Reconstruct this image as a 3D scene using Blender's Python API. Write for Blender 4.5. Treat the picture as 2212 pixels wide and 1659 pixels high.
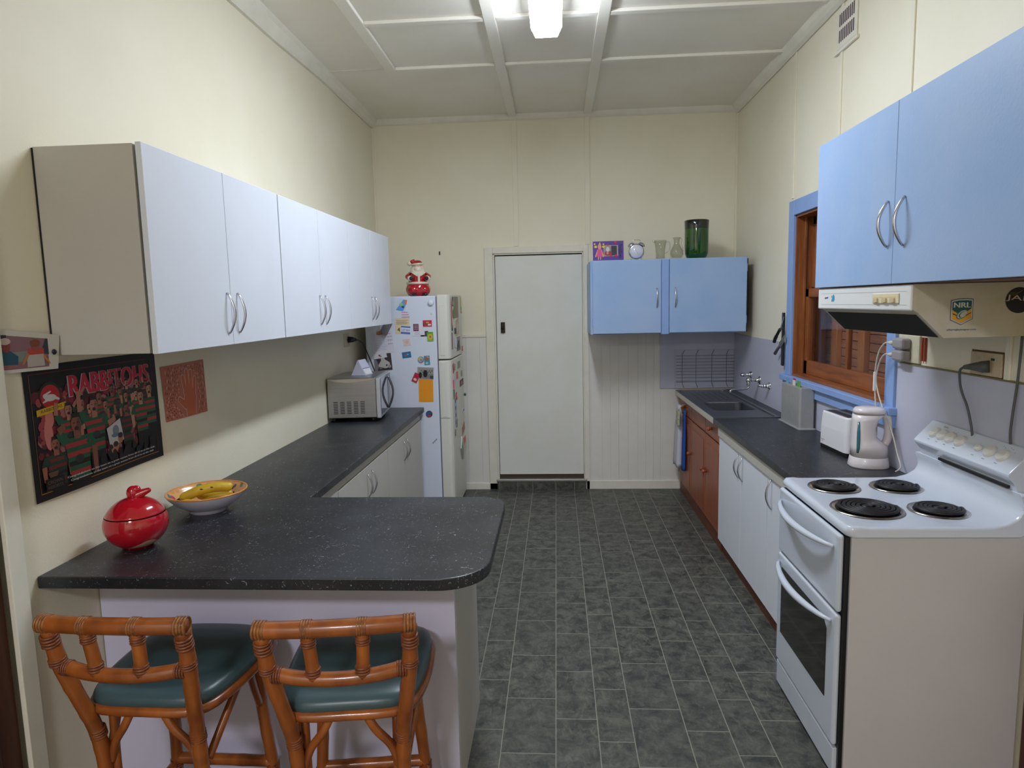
import bpy, bmesh, math, random
from mathutils import Vector, Matrix
random.seed(7)
S = bpy.context.scene
for o in list(bpy.data.objects): bpy.data.objects.remove(o)
COL = S.collection
PI = math.pi
# ---------------------------------------------------------------- camera, world, light, exposure
FPX = 1443.2
cd = bpy.data.cameras.new('camera'); cam = bpy.data.objects.new('camera', cd); COL.objects.link(cam)
cd.sensor_fit = 'HORIZONTAL'; cd.sensor_width = 36.0; cd.lens = 36.0*FPX/2212.0
cd.clip_start = 0.05; cd.clip_end = 60
YAW, PITCH, ROLL = 0.0681, -0.1199, 0.0226
R = Matrix.Rotation(YAW, 3, 'Z') @ Matrix.Rotation(PITCH, 3, 'X') @ Matrix.Rotation(PI/2, 3, 'X') @ Matrix.Rotation(-ROLL, 3, 'Z')
cam.matrix_world = Matrix.Translation((0, 0, 1.692)) @ R.to_4x4()
S.camera = cam
w = bpy.data.worlds.new('world'); S.world = w; w.use_nodes = True
w.node_tree.nodes['Background'].inputs[0].default_value = (0.03, 0.035, 0.05, 1)
w.node_tree.nodes['Background'].inputs[1].default_value = 0.15
S.view_settings.view_transform = 'Standard'; S.view_settings.look = 'None'
S.view_settings.gamma = 1.0; S.view_settings.use_curve_mapping = False
S.view_settings.exposure = 0.0
TUBE_STRENGTH = 86.0
TUBE_COLOR = (0.84, 0.93, 1.08)
ROOM_LAMP_POWER = 84.0

def light_area(name, loc, size, size_y, power, color, rot=(0, 0, 0)):
    l = bpy.data.lights.new(name, 'AREA'); l.shape = 'RECTANGLE'; l.size = size; l.size_y = size_y
    l.energy = power; l.color = color
    o = bpy.data.objects.new(name, l); COL.objects.link(o); o.location = loc; o.rotation_euler = rot
    return o
# the ceiling lamp of the adjoining room behind the camera
light_area('adjoining_room_lamp', (-0.7, -1.6, 2.95), 0.45, 0.45, ROOM_LAMP_POWER, (0.94, 0.95, 1.06))

# ---------------------------------------------------------------- colours and materials
def lin(c):
    return tuple(((v/255.0)/12.92 if v/255.0 <= 0.04045 else (((v/255.0)+0.055)/1.055)**2.4) for v in c)
class NT:
    def __init__(s, mat): s.t = mat.node_tree; s.n = s.t.nodes; s.l = s.t.links
    def node(s, typ, **kw):
        nd = s.n.new(typ)
        for k, v in kw.items():
            if k.startswith('i_'):
                key = k[2:]; key = int(key) if key.isdigit() else key.replace('_', ' ')
                if hasattr(v, 'links') and hasattr(v, 'is_output'): s.l.new(v, nd.inputs[key])
                else: nd.inputs[key].default_value = v
            else: setattr(nd, k, v)
        return nd
    def math(s, op, a, b=0.0, c=None):
        nd = s.n.new('ShaderNodeMath'); nd.operation = op
        for i, v in enumerate([a, b] + ([c] if c is not None else [])):
            if hasattr(v, 'is_output'): s.l.new(v, nd.inputs[i])
            else: nd.inputs[i].default_value = v
        return nd.outputs[0]
    def mix(s, f, a, b, blend='MIX'):
        nd = s.n.new('ShaderNodeMix'); nd.data_type = 'RGBA'; nd.blend_type = blend
        for i, v in ((0, f), (6, a), (7, b)):
            if hasattr(v, 'is_output'): s.l.new(v, nd.inputs[i])
            elif i == 0: nd.inputs[i].default_value = v
            else: nd.inputs[i].default_value = tuple(v)[:3] + (1,)
        return nd.outputs[2]
    def ramp(s, f, stops):
        nd = s.n.new('ShaderNodeValToRGB'); s.l.new(f, nd.inputs[0])
        e = nd.color_ramp.elements
        while len(e) < len(stops): e.new(0.5)
        for k, (p, c) in enumerate(stops):
            e[k].position = p; e[k].color = (c, c, c, 1) if not isinstance(c, (tuple, list)) else tuple(c)[:3] + (1,)
        return nd.outputs[0]
MATS = {}
def mat(name, rgb, rough=0.5, metal=0.0, var=0.0, vscale=6.0, bump=0.0, bscale=60.0, spec=0.5, coat=0.0, var2=None, stretch=None):
    if name in MATS: return MATS[name]
    m = bpy.data.materials.new(name); m.use_nodes = True; t = NT(m); b = t.n['Principled BSDF']
    c = lin(rgb)
    b.inputs['Base Color'].default_value = c + (1,)
    b.inputs['Roughness'].default_value = rough; b.inputs['Metallic'].default_value = metal
    b.inputs['Specular IOR Level'].default_value = spec; b.inputs['Coat Weight'].default_value = coat
    co = t.node('ShaderNodeTexCoord').outputs['Object']
    if stretch: co = t.node('ShaderNodeMapping', i_Vector=co, i_Scale=stretch).outputs[0]
    if var > 0:
        nz = t.node('ShaderNodeTexNoise', i_Vector=co, i_Scale=vscale, i_Detail=5.0, i_Roughness=0.6)
        d = lin(var2) if var2 else tuple(x*(1-var) for x in c)
        f = t.ramp(nz.outputs[0], [(0.35, 0.0), (0.68, 1.0)])
        t.l.new(t.mix(f, c, d), b.inputs['Base Color'])
    if bump > 0:
        nz = t.node('ShaderNodeTexNoise', i_Vector=co, i_Scale=bscale, i_Detail=3.0)
        bp = t.node('ShaderNodeBump', i_Strength=bump, i_Distance=0.002, i_Height=nz.outputs[0])
        t.l.new(bp.outputs[0], b.inputs['Normal'])
    MATS[name] = m
    return m
def flat(rgb, rough=0.55):
    return mat('print_%02x%02x%02x' % tuple(int(v) for v in rgb), rgb, rough)
def emis(name, color, strength):
    m = bpy.data.materials.new(name); m.use_nodes = True; t = NT(m); b = t.n['Principled BSDF']
    b.inputs['Base Color'].default_value = (0.9, 0.9, 0.9, 1)
    b.inputs['Emission Color'].default_value = color + (1,); b.inputs['Emission Strength'].default_value = strength
    return m
def glass(name, rgb, rough=0.02, ior=1.45):
    m = bpy.data.materials.new(name); m.use_nodes = True; b = m.node_tree.nodes['Principled BSDF']
    b.inputs['Base Color'].default_value = lin(rgb) + (1,); b.inputs['Roughness'].default_value = rough
    b.inputs['Transmission Weight'].default_value = 1.0; b.inputs['IOR'].default_value = ior
    return m
def pane_glass(name, refl=0.5, tint=(0.93, 0.95, 0.94, 1)):
    m = bpy.data.materials.new(name); m.use_nodes = True; t = NT(m)
    tr = t.node('ShaderNodeBsdfTransparent', i_Color=tint); gl = t.node('ShaderNodeBsdfGlossy', i_Roughness=0.03)
    lw = t.node('ShaderNodeLayerWeight', i_Blend=0.5); mx = t.node('ShaderNodeMixShader')
    fr = t.math('ADD', t.math('MULTIPLY', t.math('POWER', lw.outputs['Facing'], 4.0), refl), 0.04)
    t.l.new(fr, mx.inputs[0]); t.l.new(tr.outputs[0], mx.inputs[1]); t.l.new(gl.outputs[0], mx.inputs[2])
    t.l.new(mx.outputs[0], t.n['Material Output'].inputs[0]); return m

wall_m = mat('cream_wall_paint', (238, 231, 208), 0.55, var=0.10, vscale=1.3, bump=0.25, bscale=140, var2=(233, 224, 198))
wallb_m = mat('cream_board_paint', (232, 228, 218), 0.5, var=0.12, vscale=2.0, bump=0.2, bscale=90)
ceil_m = mat('ceiling_paint', (243, 238, 226), 0.5, var=0.10, vscale=1.6, bump=0.6, bscale=11, var2=(237, 231, 214))
trim_m = mat('cream_trim_paint', (234, 229, 212), 0.45, var=0.10, vscale=5)
door_m = mat('door_paint', (228, 228, 222), 0.5, var=0.10, vscale=2.2, bump=0.15, var2=(222, 220, 206))
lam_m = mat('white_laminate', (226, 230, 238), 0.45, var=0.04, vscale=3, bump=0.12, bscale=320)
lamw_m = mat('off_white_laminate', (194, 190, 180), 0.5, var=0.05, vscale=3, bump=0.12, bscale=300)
lamp_m = mat('pale_lilac_laminate', (214, 210, 232), 0.5, var=0.04, vscale=3)
blue_m = mat('blue_cabinet_paint', (160, 184, 217), 0.45, var=0.07, vscale=3.0, bump=0.2, bscale=120, var2=(146, 176, 216))
bluet_m = mat('blue_trim_paint', (140, 170, 220), 0.5, var=0.08, vscale=9)
chrome = mat('satin_chrome', (200, 200, 206), 0.22, 1.0)
tapm = mat('tap_chrome', (205, 205, 205), 0.12, 1.0)
steel = mat('brushed_steel', (178, 178, 180), 0.33, 1.0, var=0.12, vscale=3, stretch=(1, 1, 40))
sinkm = mat('sink_steel', (150, 152, 158), 0.36, 1.0, var=0.1, vscale=12)
black_m = mat('black_plastic', (18, 18, 20), 0.4)
dark_gap = mat('dark_gap', (28, 20, 26), 0.8)
enamel = mat('white_enamel', (208, 215, 226), 0.18, var=0.02, vscale=3, coat=0.3)
enamel_s = mat('cooker_side_panel', (200, 195, 196), 0.5, var=0.06, vscale=2, bump=0.1, bscale=260)
fridge_m = mat('fridge_white', (214, 220, 232), 0.42, bump=0.12, bscale=260)
fridge_d = mat('fridge_door_cream', (218, 216, 204), 0.42, bump=0.15, bscale=240)
plastic_w = mat('white_plastic', (228, 226, 228), 0.3, coat=0.1)
outlet_m = mat('aged_outlet_plastic', (214, 206, 176), 0.4, var=0.15, vscale=30)
hood_m = mat('hood_white', (226, 226, 222), 0.35)
hoods_m = mat('hood_side', (204, 198, 188), 0.5, var=0.08, vscale=7, var2=(190, 180, 150))
paper_m = mat('white_paper', (224, 222, 222), 0.7)
splash_m = mat('lilac_splashback', (192, 193, 208), 0.35, var=0.06, vscale=4, bump=0.1)
brown_m = mat('dark_timber', (86, 44, 20), 0.45, var=0.45, vscale=5, stretch=(6, 6, 0.6))
kick_m = mat('timber_kick', (112, 62, 34), 0.5, var=0.4, vscale=8, stretch=(1, 1, 5))
seatm = mat('teal_vinyl', (62, 84, 88), 0.33, var=0.10, vscale=8, bump=0.12, bscale=500)
pane_m = pane_glass('window_pane')
cordw = mat('cream_cord', (205, 200, 184), 0.5)
cordg = mat('grey_cord', (84, 84, 86), 0.5)
red_gl = mat('red_glaze', (178, 14, 34), 0.12, coat=0.6)
def wood(name, a, b, scale=4.0, stretch=(9, 9, 0.8), rough=0.4):
    return mat(name, a, rough, var=0.5, vscale=scale, var2=b, stretch=stretch, bump=0.1, bscale=20)
cedar = wood('window_cedar', (156, 92, 46), (118, 62, 28))
cedar_h = wood('window_cedar_rail', (156, 92, 46), (118, 62, 28), stretch=(9, 0.8, 9))
timber_v = wood('stained_timber', (164, 88, 52), (134, 66, 38))
timber_h = wood('stained_timber_rail', (156, 84, 52), (130, 64, 38), stretch=(9, 0.8, 9))

def counter_material():
    m = bpy.data.materials.new('charcoal_fleck_laminate'); m.use_nodes = True; t = NT(m); b = t.n['Principled BSDF']
    co = t.node('ShaderNodeTexCoord').outputs['Object']
    n1 = t.node('ShaderNodeTexNoise', i_Vector=co, i_Scale=7.0, i_Detail=6.0)
    base = t.mix(t.ramp(n1.outputs[0], [(0.35, 0.0), (0.7, 1.0)]), lin((31, 33, 37)), lin((46, 48, 53)))
    col = base
    for k, (sc, th, rot) in enumerate((((30, 90, 50), 0.675, 0.35), ((80, 28, 40), 0.68, -0.4), ((150, 60, 60), 0.69, 0.9))):
        mp = t.node('ShaderNodeMapping', i_Vector=co, i_Scale=sc, i_Rotation=(0, 0, rot), i_Location=(k*7.1, k*3.3, 0))
        nz = t.node('ShaderNodeTexNoise', i_Vector=mp.outputs[0], i_Scale=1.0, i_Detail=3.0, i_Distortion=2.4)
        f = t.ramp(nz.outputs[0], [(th, 0.0), (th+0.05, 0.85)])
        col = t.mix(f, col, lin((176, 178, 184)))
    t.l.new(col, b.inputs['Base Color']); b.inputs['Roughness'].default_value = 0.38
    return m
counter_m = counter_material()

def floor_material():
    m = bpy.data.materials.new('slate_vinyl_floor'); m.use_nodes = True; t = NT(m); b = t.n['Principled BSDF']
    geo = t.node('ShaderNodeNewGeometry').outputs['Position']
    sp = t.node('ShaderNodeSeparateXYZ', i_Vector=geo)
    per = 0.515
    u = t.math('DIVIDE', t.math('ADD', sp.outputs[0], 0.235+per*8), per)
    a = t.math('FRACT', u); ui = t.math('FLOOR', u)
    s1 = t.math('GREATER_THAN', a, 0.408); s2 = t.math('GREATER_THAN', a, 0.733)
    k = t.math('ADD', t.math('MULTIPLY', ui, 3.0), t.math('ADD', s1, s2))
    dx = t.math('MINIMUM', t.math('MINIMUM', a, t.math('SUBTRACT', 1.0, a)),
                t.math('MINIMUM', t.math('ABSOLUTE', t.math('SUBTRACT', a, 0.408)), t.math('ABSOLUTE', t.math('SUBTRACT', a, 0.733))))
    dx = t.math('MULTIPLY', dx, per)
    off = t.math('FRACT', t.math('MULTIPLY', k, 0.3919))
    v = t.math('ADD', t.math('DIVIDE', sp.outputs[1], 0.355), t.math('ADD', off, 30.0))
    vf = t.math('FRACT', v); vi = t.math('FLOOR', v)
    dy = t.math('MULTIPLY', t.math('MINIMUM', vf, t.math('SUBTRACT', 1.0, vf)), 0.355)
    d = t.math('MINIMUM', dx, dy)
    gr = t.math('LESS_THAN', d, 0.0022)
    cb = t.node('ShaderNodeCombineXYZ', i_0=k, i_1=vi, i_2=0.0)
    wn = t.node('ShaderNodeTexWhiteNoise', noise_dimensions='3D', i_Vector=cb.outputs[0])
    sh = t.node('ShaderNodeVectorMath', operation='MULTIPLY', i_0=cb.outputs[0], i_1=(3.17, 5.31, 1.0))
    ps = t.node('ShaderNodeVectorMath', operation='ADD', i_0=geo, i_1=sh.outputs[0])
    n1 = t.node('ShaderNodeTexNoise', i_Vector=ps.outputs[0], i_Scale=13.0, i_Detail=8.0, i_Roughness=0.72, i_Distortion=0.5)
    mp = t.node('ShaderNodeMapping', i_Vector=ps.outputs[0], i_Scale=(1.0, 0.5, 1.0))
    n2 = t.node('ShaderNodeTexNoise', i_Vector=mp.outputs[0], i_Scale=30.0, i_Detail=4.0, i_Roughness=0.7, i_Distortion=1.2)
    c = t.mix(t.ramp(n1.outputs[0], [(0.38, 0.0), (0.62, 1.0)]), lin((44, 47, 44)), lin((96, 95, 86)))
    c = t.mix(t.ramp(n2.outputs[0], [(0.52, 0.0), (0.75, 0.55)]), c, lin((126, 123, 108)))
    c = t.mix(t.math('MULTIPLY', wn.outputs[0], 0.30), c, lin((66, 68, 66)))
    c = t.mix(t.math('MULTIPLY', gr, 0.55), c, lin((158, 158, 140)))
    t.l.new(c, b.inputs['Base Color']); b.inputs['Roughness'].default_value = 0.45
    bp = t.node('ShaderNodeBump', i_Strength=0.25, i_Distance=0.002, i_Height=n2.outputs[0])
    t.l.new(bp.outputs[0], b.inputs['Normal'])
    return m
floor_m = floor_material()

def rattan_material():
    m = bpy.data.materials.new('honey_rattan'); m.use_nodes = True; t = NT(m); b = t.n['Principled BSDF']
    co = t.node('ShaderNodeTexCoord').outputs['Object']
    mp = t.node('ShaderNodeMapping', i_Vector=co, i_Scale=(14, 14, 3))
    n1 = t.node('ShaderNodeTexNoise', i_Vector=mp.outputs[0], i_Scale=1.3, i_Detail=5.0)
    n2 = t.node('ShaderNodeTexNoise', i_Vector=co, i_Scale=9.0, i_Detail=3.0)
    c = t.mix(t.ramp(n1.outputs[0], [(0.3, 0.0), (0.7, 1.0)]), lin((170, 96, 38)), lin((124, 64, 26)))
    c = t.mix(t.ramp(n2.outputs[0], [(0.5, 0.0), (0.75, 0.8)]), c, lin((84, 42, 22)))
    t.l.new(c, b.inputs['Base Color']); b.inputs['Roughness'].default_value = 0.28; b.inputs['Coat Weight'].default_value = 0.25
    return m
rattan_m = rattan_material()
wrap_m = mat('rattan_binding', (134, 76, 42), 0.45, var=0.5, vscale=60, var2=(92, 48, 30), stretch=(1, 1, 4))
wrapl_m = mat('pale_rattan_binding', (158, 106, 54), 0.45, var=0.5, vscale=70, var2=(98, 54, 34))

# ---------------------------------------------------------------- mesh building
ORG = {}
class MB:
    def __init__(s): s.bm = bmesh.new(); s.mi = 0
    def _mk(s, vs, fs, smooth=False):
        bv = [s.bm.verts.new(v) for v in vs]
        for f in fs:
            try:
                fc = s.bm.faces.new([bv[i] for i in f]); fc.material_index = s.mi; fc.smooth = smooth
            except ValueError: pass
        return bv
    def box(s, x0, x1, y0, y1, z0, z1):
        if x0 > x1: x0, x1 = x1, x0
        if y0 > y1: y0, y1 = y1, y0
        if z0 > z1: z0, z1 = z1, z0
        v = [(x0,y0,z0),(x1,y0,z0),(x1,y1,z0),(x0,y1,z0),(x0,y0,z1),(x1,y0,z1),(x1,y1,z1),(x0,y1,z1)]
        s._mk(v, [(0,3,2,1),(4,5,6,7),(0,1,5,4),(1,2,6,5),(2,3,7,6),(3,0,4,7)]); return s
    def quad(s, pts): s._mk(pts, [tuple(range(len(pts)))]); return s
    def prism(s, poly, axis, a0, a1, smooth=False):
        n = len(poly)
        def P(p, a): return {'x': (a, p[0], p[1]), 'y': (p[0], a, p[1]), 'z': (p[0], p[1], a)}[axis]
        s._mk([P(p, a0) for p in poly] + [P(p, a1) for p in poly],
              [tuple(range(n))[::-1], tuple(range(n, 2*n))]); 
        s._mk([P(p, a0) for p in poly] + [P(p, a1) for p in poly],
              [(i, (i+1) % n, n+(i+1) % n, n+i) for i in range(n)], smooth)
        bmesh.ops.remove_doubles(s.bm, verts=s.bm.verts, dist=1e-6)
        return s
    def tube(s, pts, r, seg=10, closed=False, cap=True, smooth=True, flatz=1.0):
        pts = [Vector(p) for p in pts]; n = len(pts)
        rr = r if isinstance(r, (list, tuple)) else [r]*n
        rings = []; prev = None
        for i, p in enumerate(pts):
            if closed: tg = (pts[(i+1) % n]-pts[i-1])
            else: tg = pts[min(i+1, n-1)]-pts[max(i-1, 0)]
            tg.normalize()
            if prev is None:
                a = Vector((0, 0, 1)) if abs(tg.z) < 0.9 else Vector((1, 0, 0))
                nx = tg.cross(a).normalized()
            else: nx = (prev - tg*prev.dot(tg)).normalized()
            ny = tg.cross(nx).normalized(); prev = nx
            rings.append([p + (nx*math.cos(2*PI*k/seg) + ny*math.sin(2*PI*k/seg)*flatz)*rr[i] for k in range(seg)])
        vs = [v for rg in rings for v in rg]; fs = []
        m = n if closed else n-1
        for i in range(m):
            for k in range(seg):
                j = (i+1) % n
                fs.append((i*seg+k, i*seg+(k+1) % seg, j*seg+(k+1) % seg, j*seg+k))
        if cap and not closed: fs += [tuple(range(seg))[::-1], tuple(range((n-1)*seg, n*seg))]
        s._mk(vs, fs, smooth); return s
    def lathe(s, prof, c=(0, 0, 0), seg=32, axis='z', smooth=True, sx=1.0, sy=1.0):
        vs = []; fs = []; n = len(prof)
        for (r, h) in prof:
            for k in range(seg):
                a = 2*PI*k/seg; p = (r*math.cos(a)*sx, r*math.sin(a)*sy, h)
                if axis == 'x': p = (h, p[0], p[1])
                if axis == 'y': p = (p[0], h, p[1])
                vs.append((c[0]+p[0], c[1]+p[1], c[2]+p[2]))
        for i in range(n-1):
            for k in range(seg): fs.append((i*seg+k, i*seg+(k+1) % seg, (i+1)*seg+(k+1) % seg, (i+1)*seg+k))
        s._mk(vs, fs, smooth); bmesh.ops.remove_doubles(s.bm, verts=s.bm.verts, dist=1e-5); return s
    def ball(s, c, r, sx=1, sy=1, sz=1, seg=20, rings=12):
        prof = [(max(r*math.sin(PI*i/rings), 0), -r*math.cos(PI*i/rings)) for i in range(rings+1)]
        vs = []
        m2 = MB(); m2.lathe(prof, (0, 0, 0), seg)
        for v in m2.bm.verts: v.co = Vector((c[0]+v.co.x*sx, c[1]+v.co.y*sy, c[2]+v.co.z*sz))
        s.merge(m2); return s
    def merge(s, o):
        mp = {v: s.bm.verts.new(v.co) for v in o.bm.verts}
        for f in o.bm.faces:
            try:
                nf = s.bm.faces.new([mp[v] for v in f.verts]); nf.smooth = f.smooth; nf.material_index = s.mi
            except ValueError: pass
        return s
    def xf(s, M):
        for v in s.bm.verts: v.co = M @ v.co
        return s
    def build(s, name, m, parent=None, bevel=0.0, subsurf=0, local=False, seg=2, org=None):
        bmesh.ops.recalc_face_normals(s.bm, faces=s.bm.faces)
        me = bpy.data.meshes.new(name)
        if parent is not None: o0 = ORG.get(parent, Vector((0, 0, 0)))
        else:
            if org is None:
                xs = [v.co for v in s.bm.verts]
                org = Vector(((min(v.x for v in xs)+max(v.x for v in xs))/2, (min(v.y for v in xs)+max(v.y for v in xs))/2, min(v.z for v in xs)))
            o0 = Vector(org)
        if not local:
            for v in s.bm.verts: v.co -= o0
        s.bm.to_mesh(me); s.bm.free()
        for mm in (m if isinstance(m, (list, tuple)) else [m]): me.materials.append(mm)
        o = bpy.data.objects.new(name, me); COL.objects.link(o)
        if parent is not None: o.parent = parent; ORG[o] = o0
        else: o.location = o0; ORG[o] = o0
        if bevel > 0:
            b = o.modifiers.new('bevel', 'BEVEL'); b.width = bevel; b.segments = seg; b.limit_method = 'ANGLE'; b.angle_limit = math.radians(40)
            b.harden_normals = False
        if subsurf:
            q = o.modifiers.new('subsurf', 'SUBSURF'); q.levels = subsurf; q.render_levels = subsurf
        return o
def smooth_path(pts, n=8, closed=False):
    pts = [Vector(p) for p in pts]; out = []; N = len(pts)
    rng = range(N) if closed else range(N-1)
    for i in rng:
        if closed: p0, p1, p2, p3 = pts[i-1], pts[i], pts[(i+1) % N], pts[(i+2) % N]
        else: p0, p1, p2, p3 = pts[max(i-1, 0)], pts[i], pts[i+1], pts[min(i+2, N-1)]
        for k in range(n):
            t = k/n
            out.append(0.5*((2*p1)+(p2-p0)*t+(2*p0-5*p1+4*p2-p3)*t*t+(3*p1-p0-3*p2+p3)*t**3))
    if not closed: out.append(pts[-1])
    return out
def thing(name, label, cat, loc=(0, 0, 0), rotz=0.0, group=None):
    o = bpy.data.objects.new(name, None); COL.objects.link(o); o.empty_display_size = 0.05
    o.location = loc; o.rotation_euler = (0, 0, rotz); ORG[o] = Vector(loc)
    return tag(o, label, cat, group)
def tag(o, label, cat, group=None):
    o['label'] = label; o['category'] = cat
    if group: o['group'] = group
    return o
def struct(o): o['kind'] = 'structure'; return o
def dup(root, loc, rotz=None, label=None, group=None):
    r = root.copy(); COL.objects.link(r); r.location = loc
    if rotz is not None: r.rotation_euler = (0, 0, rotz)
    if label: r['label'] = label
    if group: r['group'] = group
    for ch in list(root.children):
        c = ch.copy(); COL.objects.link(c); c.parent = r
        for g in ch.children:
            d = g.copy(); COL.objects.link(d); d.parent = c
    return r

_tc = {}
def text_geo(s):
    if s in _tc: return _tc[s]
    cu = bpy.data.curves.new('lettering', 'FONT'); cu.body = s; cu.size = 1.0; cu.align_x = 'LEFT'; cu.resolution_u = 3
    o = bpy.data.objects.new('lettering', cu); COL.objects.link(o)
    dg = bpy.context.evaluated_depsgraph_get(); me = bpy.data.meshes.new_from_object(o.evaluated_get(dg))
    vs = [(v.co.x, v.co.y) for v in me.vertices]; fs = [tuple(p.vertices) for p in me.polygons]
    bpy.data.objects.remove(o); bpy.data.curves.remove(cu); bpy.data.meshes.remove(me)
    _tc[s] = (vs, fs); return _tc[s]
class Flat:
    """a printed sheet: coloured shapes in the sheet's own (u, v), in thin layers above its face"""
    def __init__(s, org, right, up):
        s.o = Vector(org); s.r = Vector(right).normalized(); s.u = Vector(up).normalized(); s.n = s.r.cross(s.u)
        s.bm = bmesh.new(); s.mats = []; s.bend = None; s.cnt = 0
    def mi(s, m):
        if not isinstance(m, bpy.types.Material): m = flat(m)
        if m not in s.mats: s.mats.append(m)
        return s.mats.index(m)
    def P(s, u, v, L):
        b = s.bend(u, v) if s.bend else 0.0
        return s.o + s.r*u + s.u*v + s.n*(0.00035*L + b)
    clip = None
    def poly(s, pts, m, L=1):
        if s.clip:
            a, b, c, d = s.clip; pts = [(min(max(u, a), c), min(max(v, b), d)) for u, v in pts]
            ar = sum(pts[i-1][0]*pts[i][1]-pts[i][0]*pts[i-1][1] for i in range(len(pts)))
            if abs(ar) < 1e-8: return s
        s.cnt += 1; L = L+0.002*s.cnt
        k = s.mi(m); vs = [s.bm.verts.new(s.P(u, v, L)) for u, v in pts]
        f = s.bm.faces.new(vs); f.material_index = k; return s
    def rect(s, u0, v0, u1, v1, m, L=1): return s.poly([(u0, v0), (u1, v0), (u1, v1), (u0, v1)], m, L)
    def ell(s, u, v, a, b, m, L=1, n=20, rot=0.0):
        c, q = math.cos(rot), math.sin(rot)
        return s.poly([(u+a*math.cos(2*PI*k/n)*c-b*math.sin(2*PI*k/n)*q, v+a*math.cos(2*PI*k/n)*q+b*math.sin(2*PI*k/n)*c) for k in range(n)], m, L)
    def limb(s, p, q, w0, w1, m, L=1):
        d = Vector((q[0]-p[0], q[1]-p[1])); n = Vector((-d.y, d.x)).normalized()
        return s.poly([(p[0]-n.x*w0, p[1]-n.y*w0), (q[0]-n.x*w1, q[1]-n.y*w1), (q[0]+n.x*w1, q[1]+n.y*w1), (p[0]+n.x*w0, p[1]+n.y*w0)], m, L)
    def text(s, st, u, v, h, m, L=2, width=None, rot=0.0, bold=0.0, sy=1.0):
        s.cnt += 1; L = L+0.002*s.cnt
        k = s.mi(m); vs, fs = text_geo(st)
        if not vs: return s
        x1 = max(a for a, b in vs); sx = h/0.72
        if width: sx = width/x1
        c, q = math.cos(rot), math.sin(rot)
        offs = [0.0] if not bold else [-bold, 0.0, bold]
        for j, ob in enumerate(offs):
            bv = []
            for a, b in vs:
                X, Y = a*sx+ob, b*h/0.72*sy
                bv.append(s.bm.verts.new(s.P(u+X*c-Y*q, v+X*q+Y*c, L+0.1*j)))
            for f in fs:
                try: fc = s.bm.faces.new([bv[i] for i in f]); fc.material_index = k
                except ValueError: pass
        return s
    def build(s, name, parent=None):
        me = bpy.data.meshes.new(name); o0 = ORG.get(parent, Vector((0, 0, 0))) if parent else s.o.copy()
        for v in s.bm.verts: v.co -= o0
        s.bm.to_mesh(me); s.bm.free()
        for mm in s.mats: me.materials.append(mm)
        o = bpy.data.objects.new(name, me); COL.objects.link(o)
        if parent: o.parent = parent
        else: o.location = o0
        ORG[o] = o0; return o

# ---------------------------------------------------------------- the room
XL, XR, YB, H = -1.588, 1.554, 5.968, 3.30
Y0 = -3.2
struct(MB().box(XL-0.3, XR+0.3, Y0, YB+0.1, -0.06, 0.0).build('floor', floor_m))
# left wall: plaster part, ends at the doorway by the camera
struct(MB().box(XL-0.12, XL, 1.775, YB+0.1, 0, H+0.05).build('wall_left', wall_m))
struct(MB().box(XL-0.12, XL, Y0, 0.75, 0, H+0.05).build('wall_left', wall_m))
struct(MB().box(XL-0.12, XL, 0.75, 1.775, 2.15, H+0.05).build('wall_left', wall_m))
# doorway beside the camera: cream corner strip and brown timber door
struct(MB().box(XL, XL+0.016, 1.738, 1.798, 0, 2.2).box(XL, XL+0.016, 0.70, 0.76, 0, 2.2).box(XL, XL+0.016, 0.76, 1.738, 2.14, 2.2).build('trim_1', trim_m, bevel=0.003))
dl = struct(MB().box(XL-0.05, XL-0.012, 0.762, 1.736, 0.0, 2.138).build('door_1', brown_m, bevel=0.002))
pb = MB()
for (a, b) in ((0.84, 1.22), (1.28, 1.66)):
    pb.box(XL-0.014, XL-0.004, a, b, 0.15, 0.95); pb.box(XL-0.014, XL-0.004, a, b, 1.05, 2.0)
pb.build('door_panel', brown_m, dl, bevel=0.004)
# back wall with opening for the door, right wall with the window opening
DX0, DX1, DZ1, DZ0 = -0.553, 0.243, 2.13, 0.085
b = MB(); b.box(XL-0.12, DX0, YB, YB+0.1, 0, H+0.05); b.box(DX1, XR+0.12, YB, YB+0.1, 0, H+0.05); b.box(DX0, DX1, YB, YB+0.1, DZ1, H+0.05)
struct(b.build('wall_back', wall_m))
WY0, WY1, WZ0, WZ1 = 3.225, 4.51, 1.178, 2.215
b = MB(); b.box(XR, XR+0.12, Y0, WY0, 0, H+0.05); b.box(XR, XR+0.12, WY1, YB+0.1, 0, H+0.05)
b.box(XR, XR+0.12, WY0, WY1, 0, WZ0); b.box(XR, XR+0.12, WY0, WY1, WZ1, H+0.05)
struct(b.build('wall_right', wall_m))
struct(MB().box(XL-0.3, XR+0.3, Y0-0.1, Y0, 0, H+0.05).build('wall_front', wall_m))
# ceiling sheets with battens
struct(MB().box(XL-0.12, XR+0.12, Y0, YB+0.1, H, H+0.06).build('ceiling', ceil_m))
BX = [-1.10, -0.352, 0.290]; BYS = [4.715, 3.965, 3.20, 2.42, 1.65, 0.8, -0.1, -1.2, -2.2]
b = MB()
for x in BX[1:]: b.box(x-0.034, x+0.034, Y0, YB-0.03, H-0.022, H)
b.box(BX[0]-0.034, BX[0]+0.034, Y0, BYS[0]+0.03, H-0.022, H)
struct(b.build('ceiling_batten', ceil_m, bevel=0.004)); bpy.data.objects['ceiling_batten'].name = 'trim_2'
b = MB()
for k, y in enumerate(BYS):
    xs = [BX[0]+0.034, BX[1]-0.034, BX[1]+0.034, BX[2]-0.034, BX[2]+0.034, XR-0.04]
    for i in range(0, 6, 2): b.box(xs[i], xs[i+1], y-0.024, y+0.024, H-0.02, H)
struct(b.build('trim_3', ceil_m, bevel=0.004))
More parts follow.
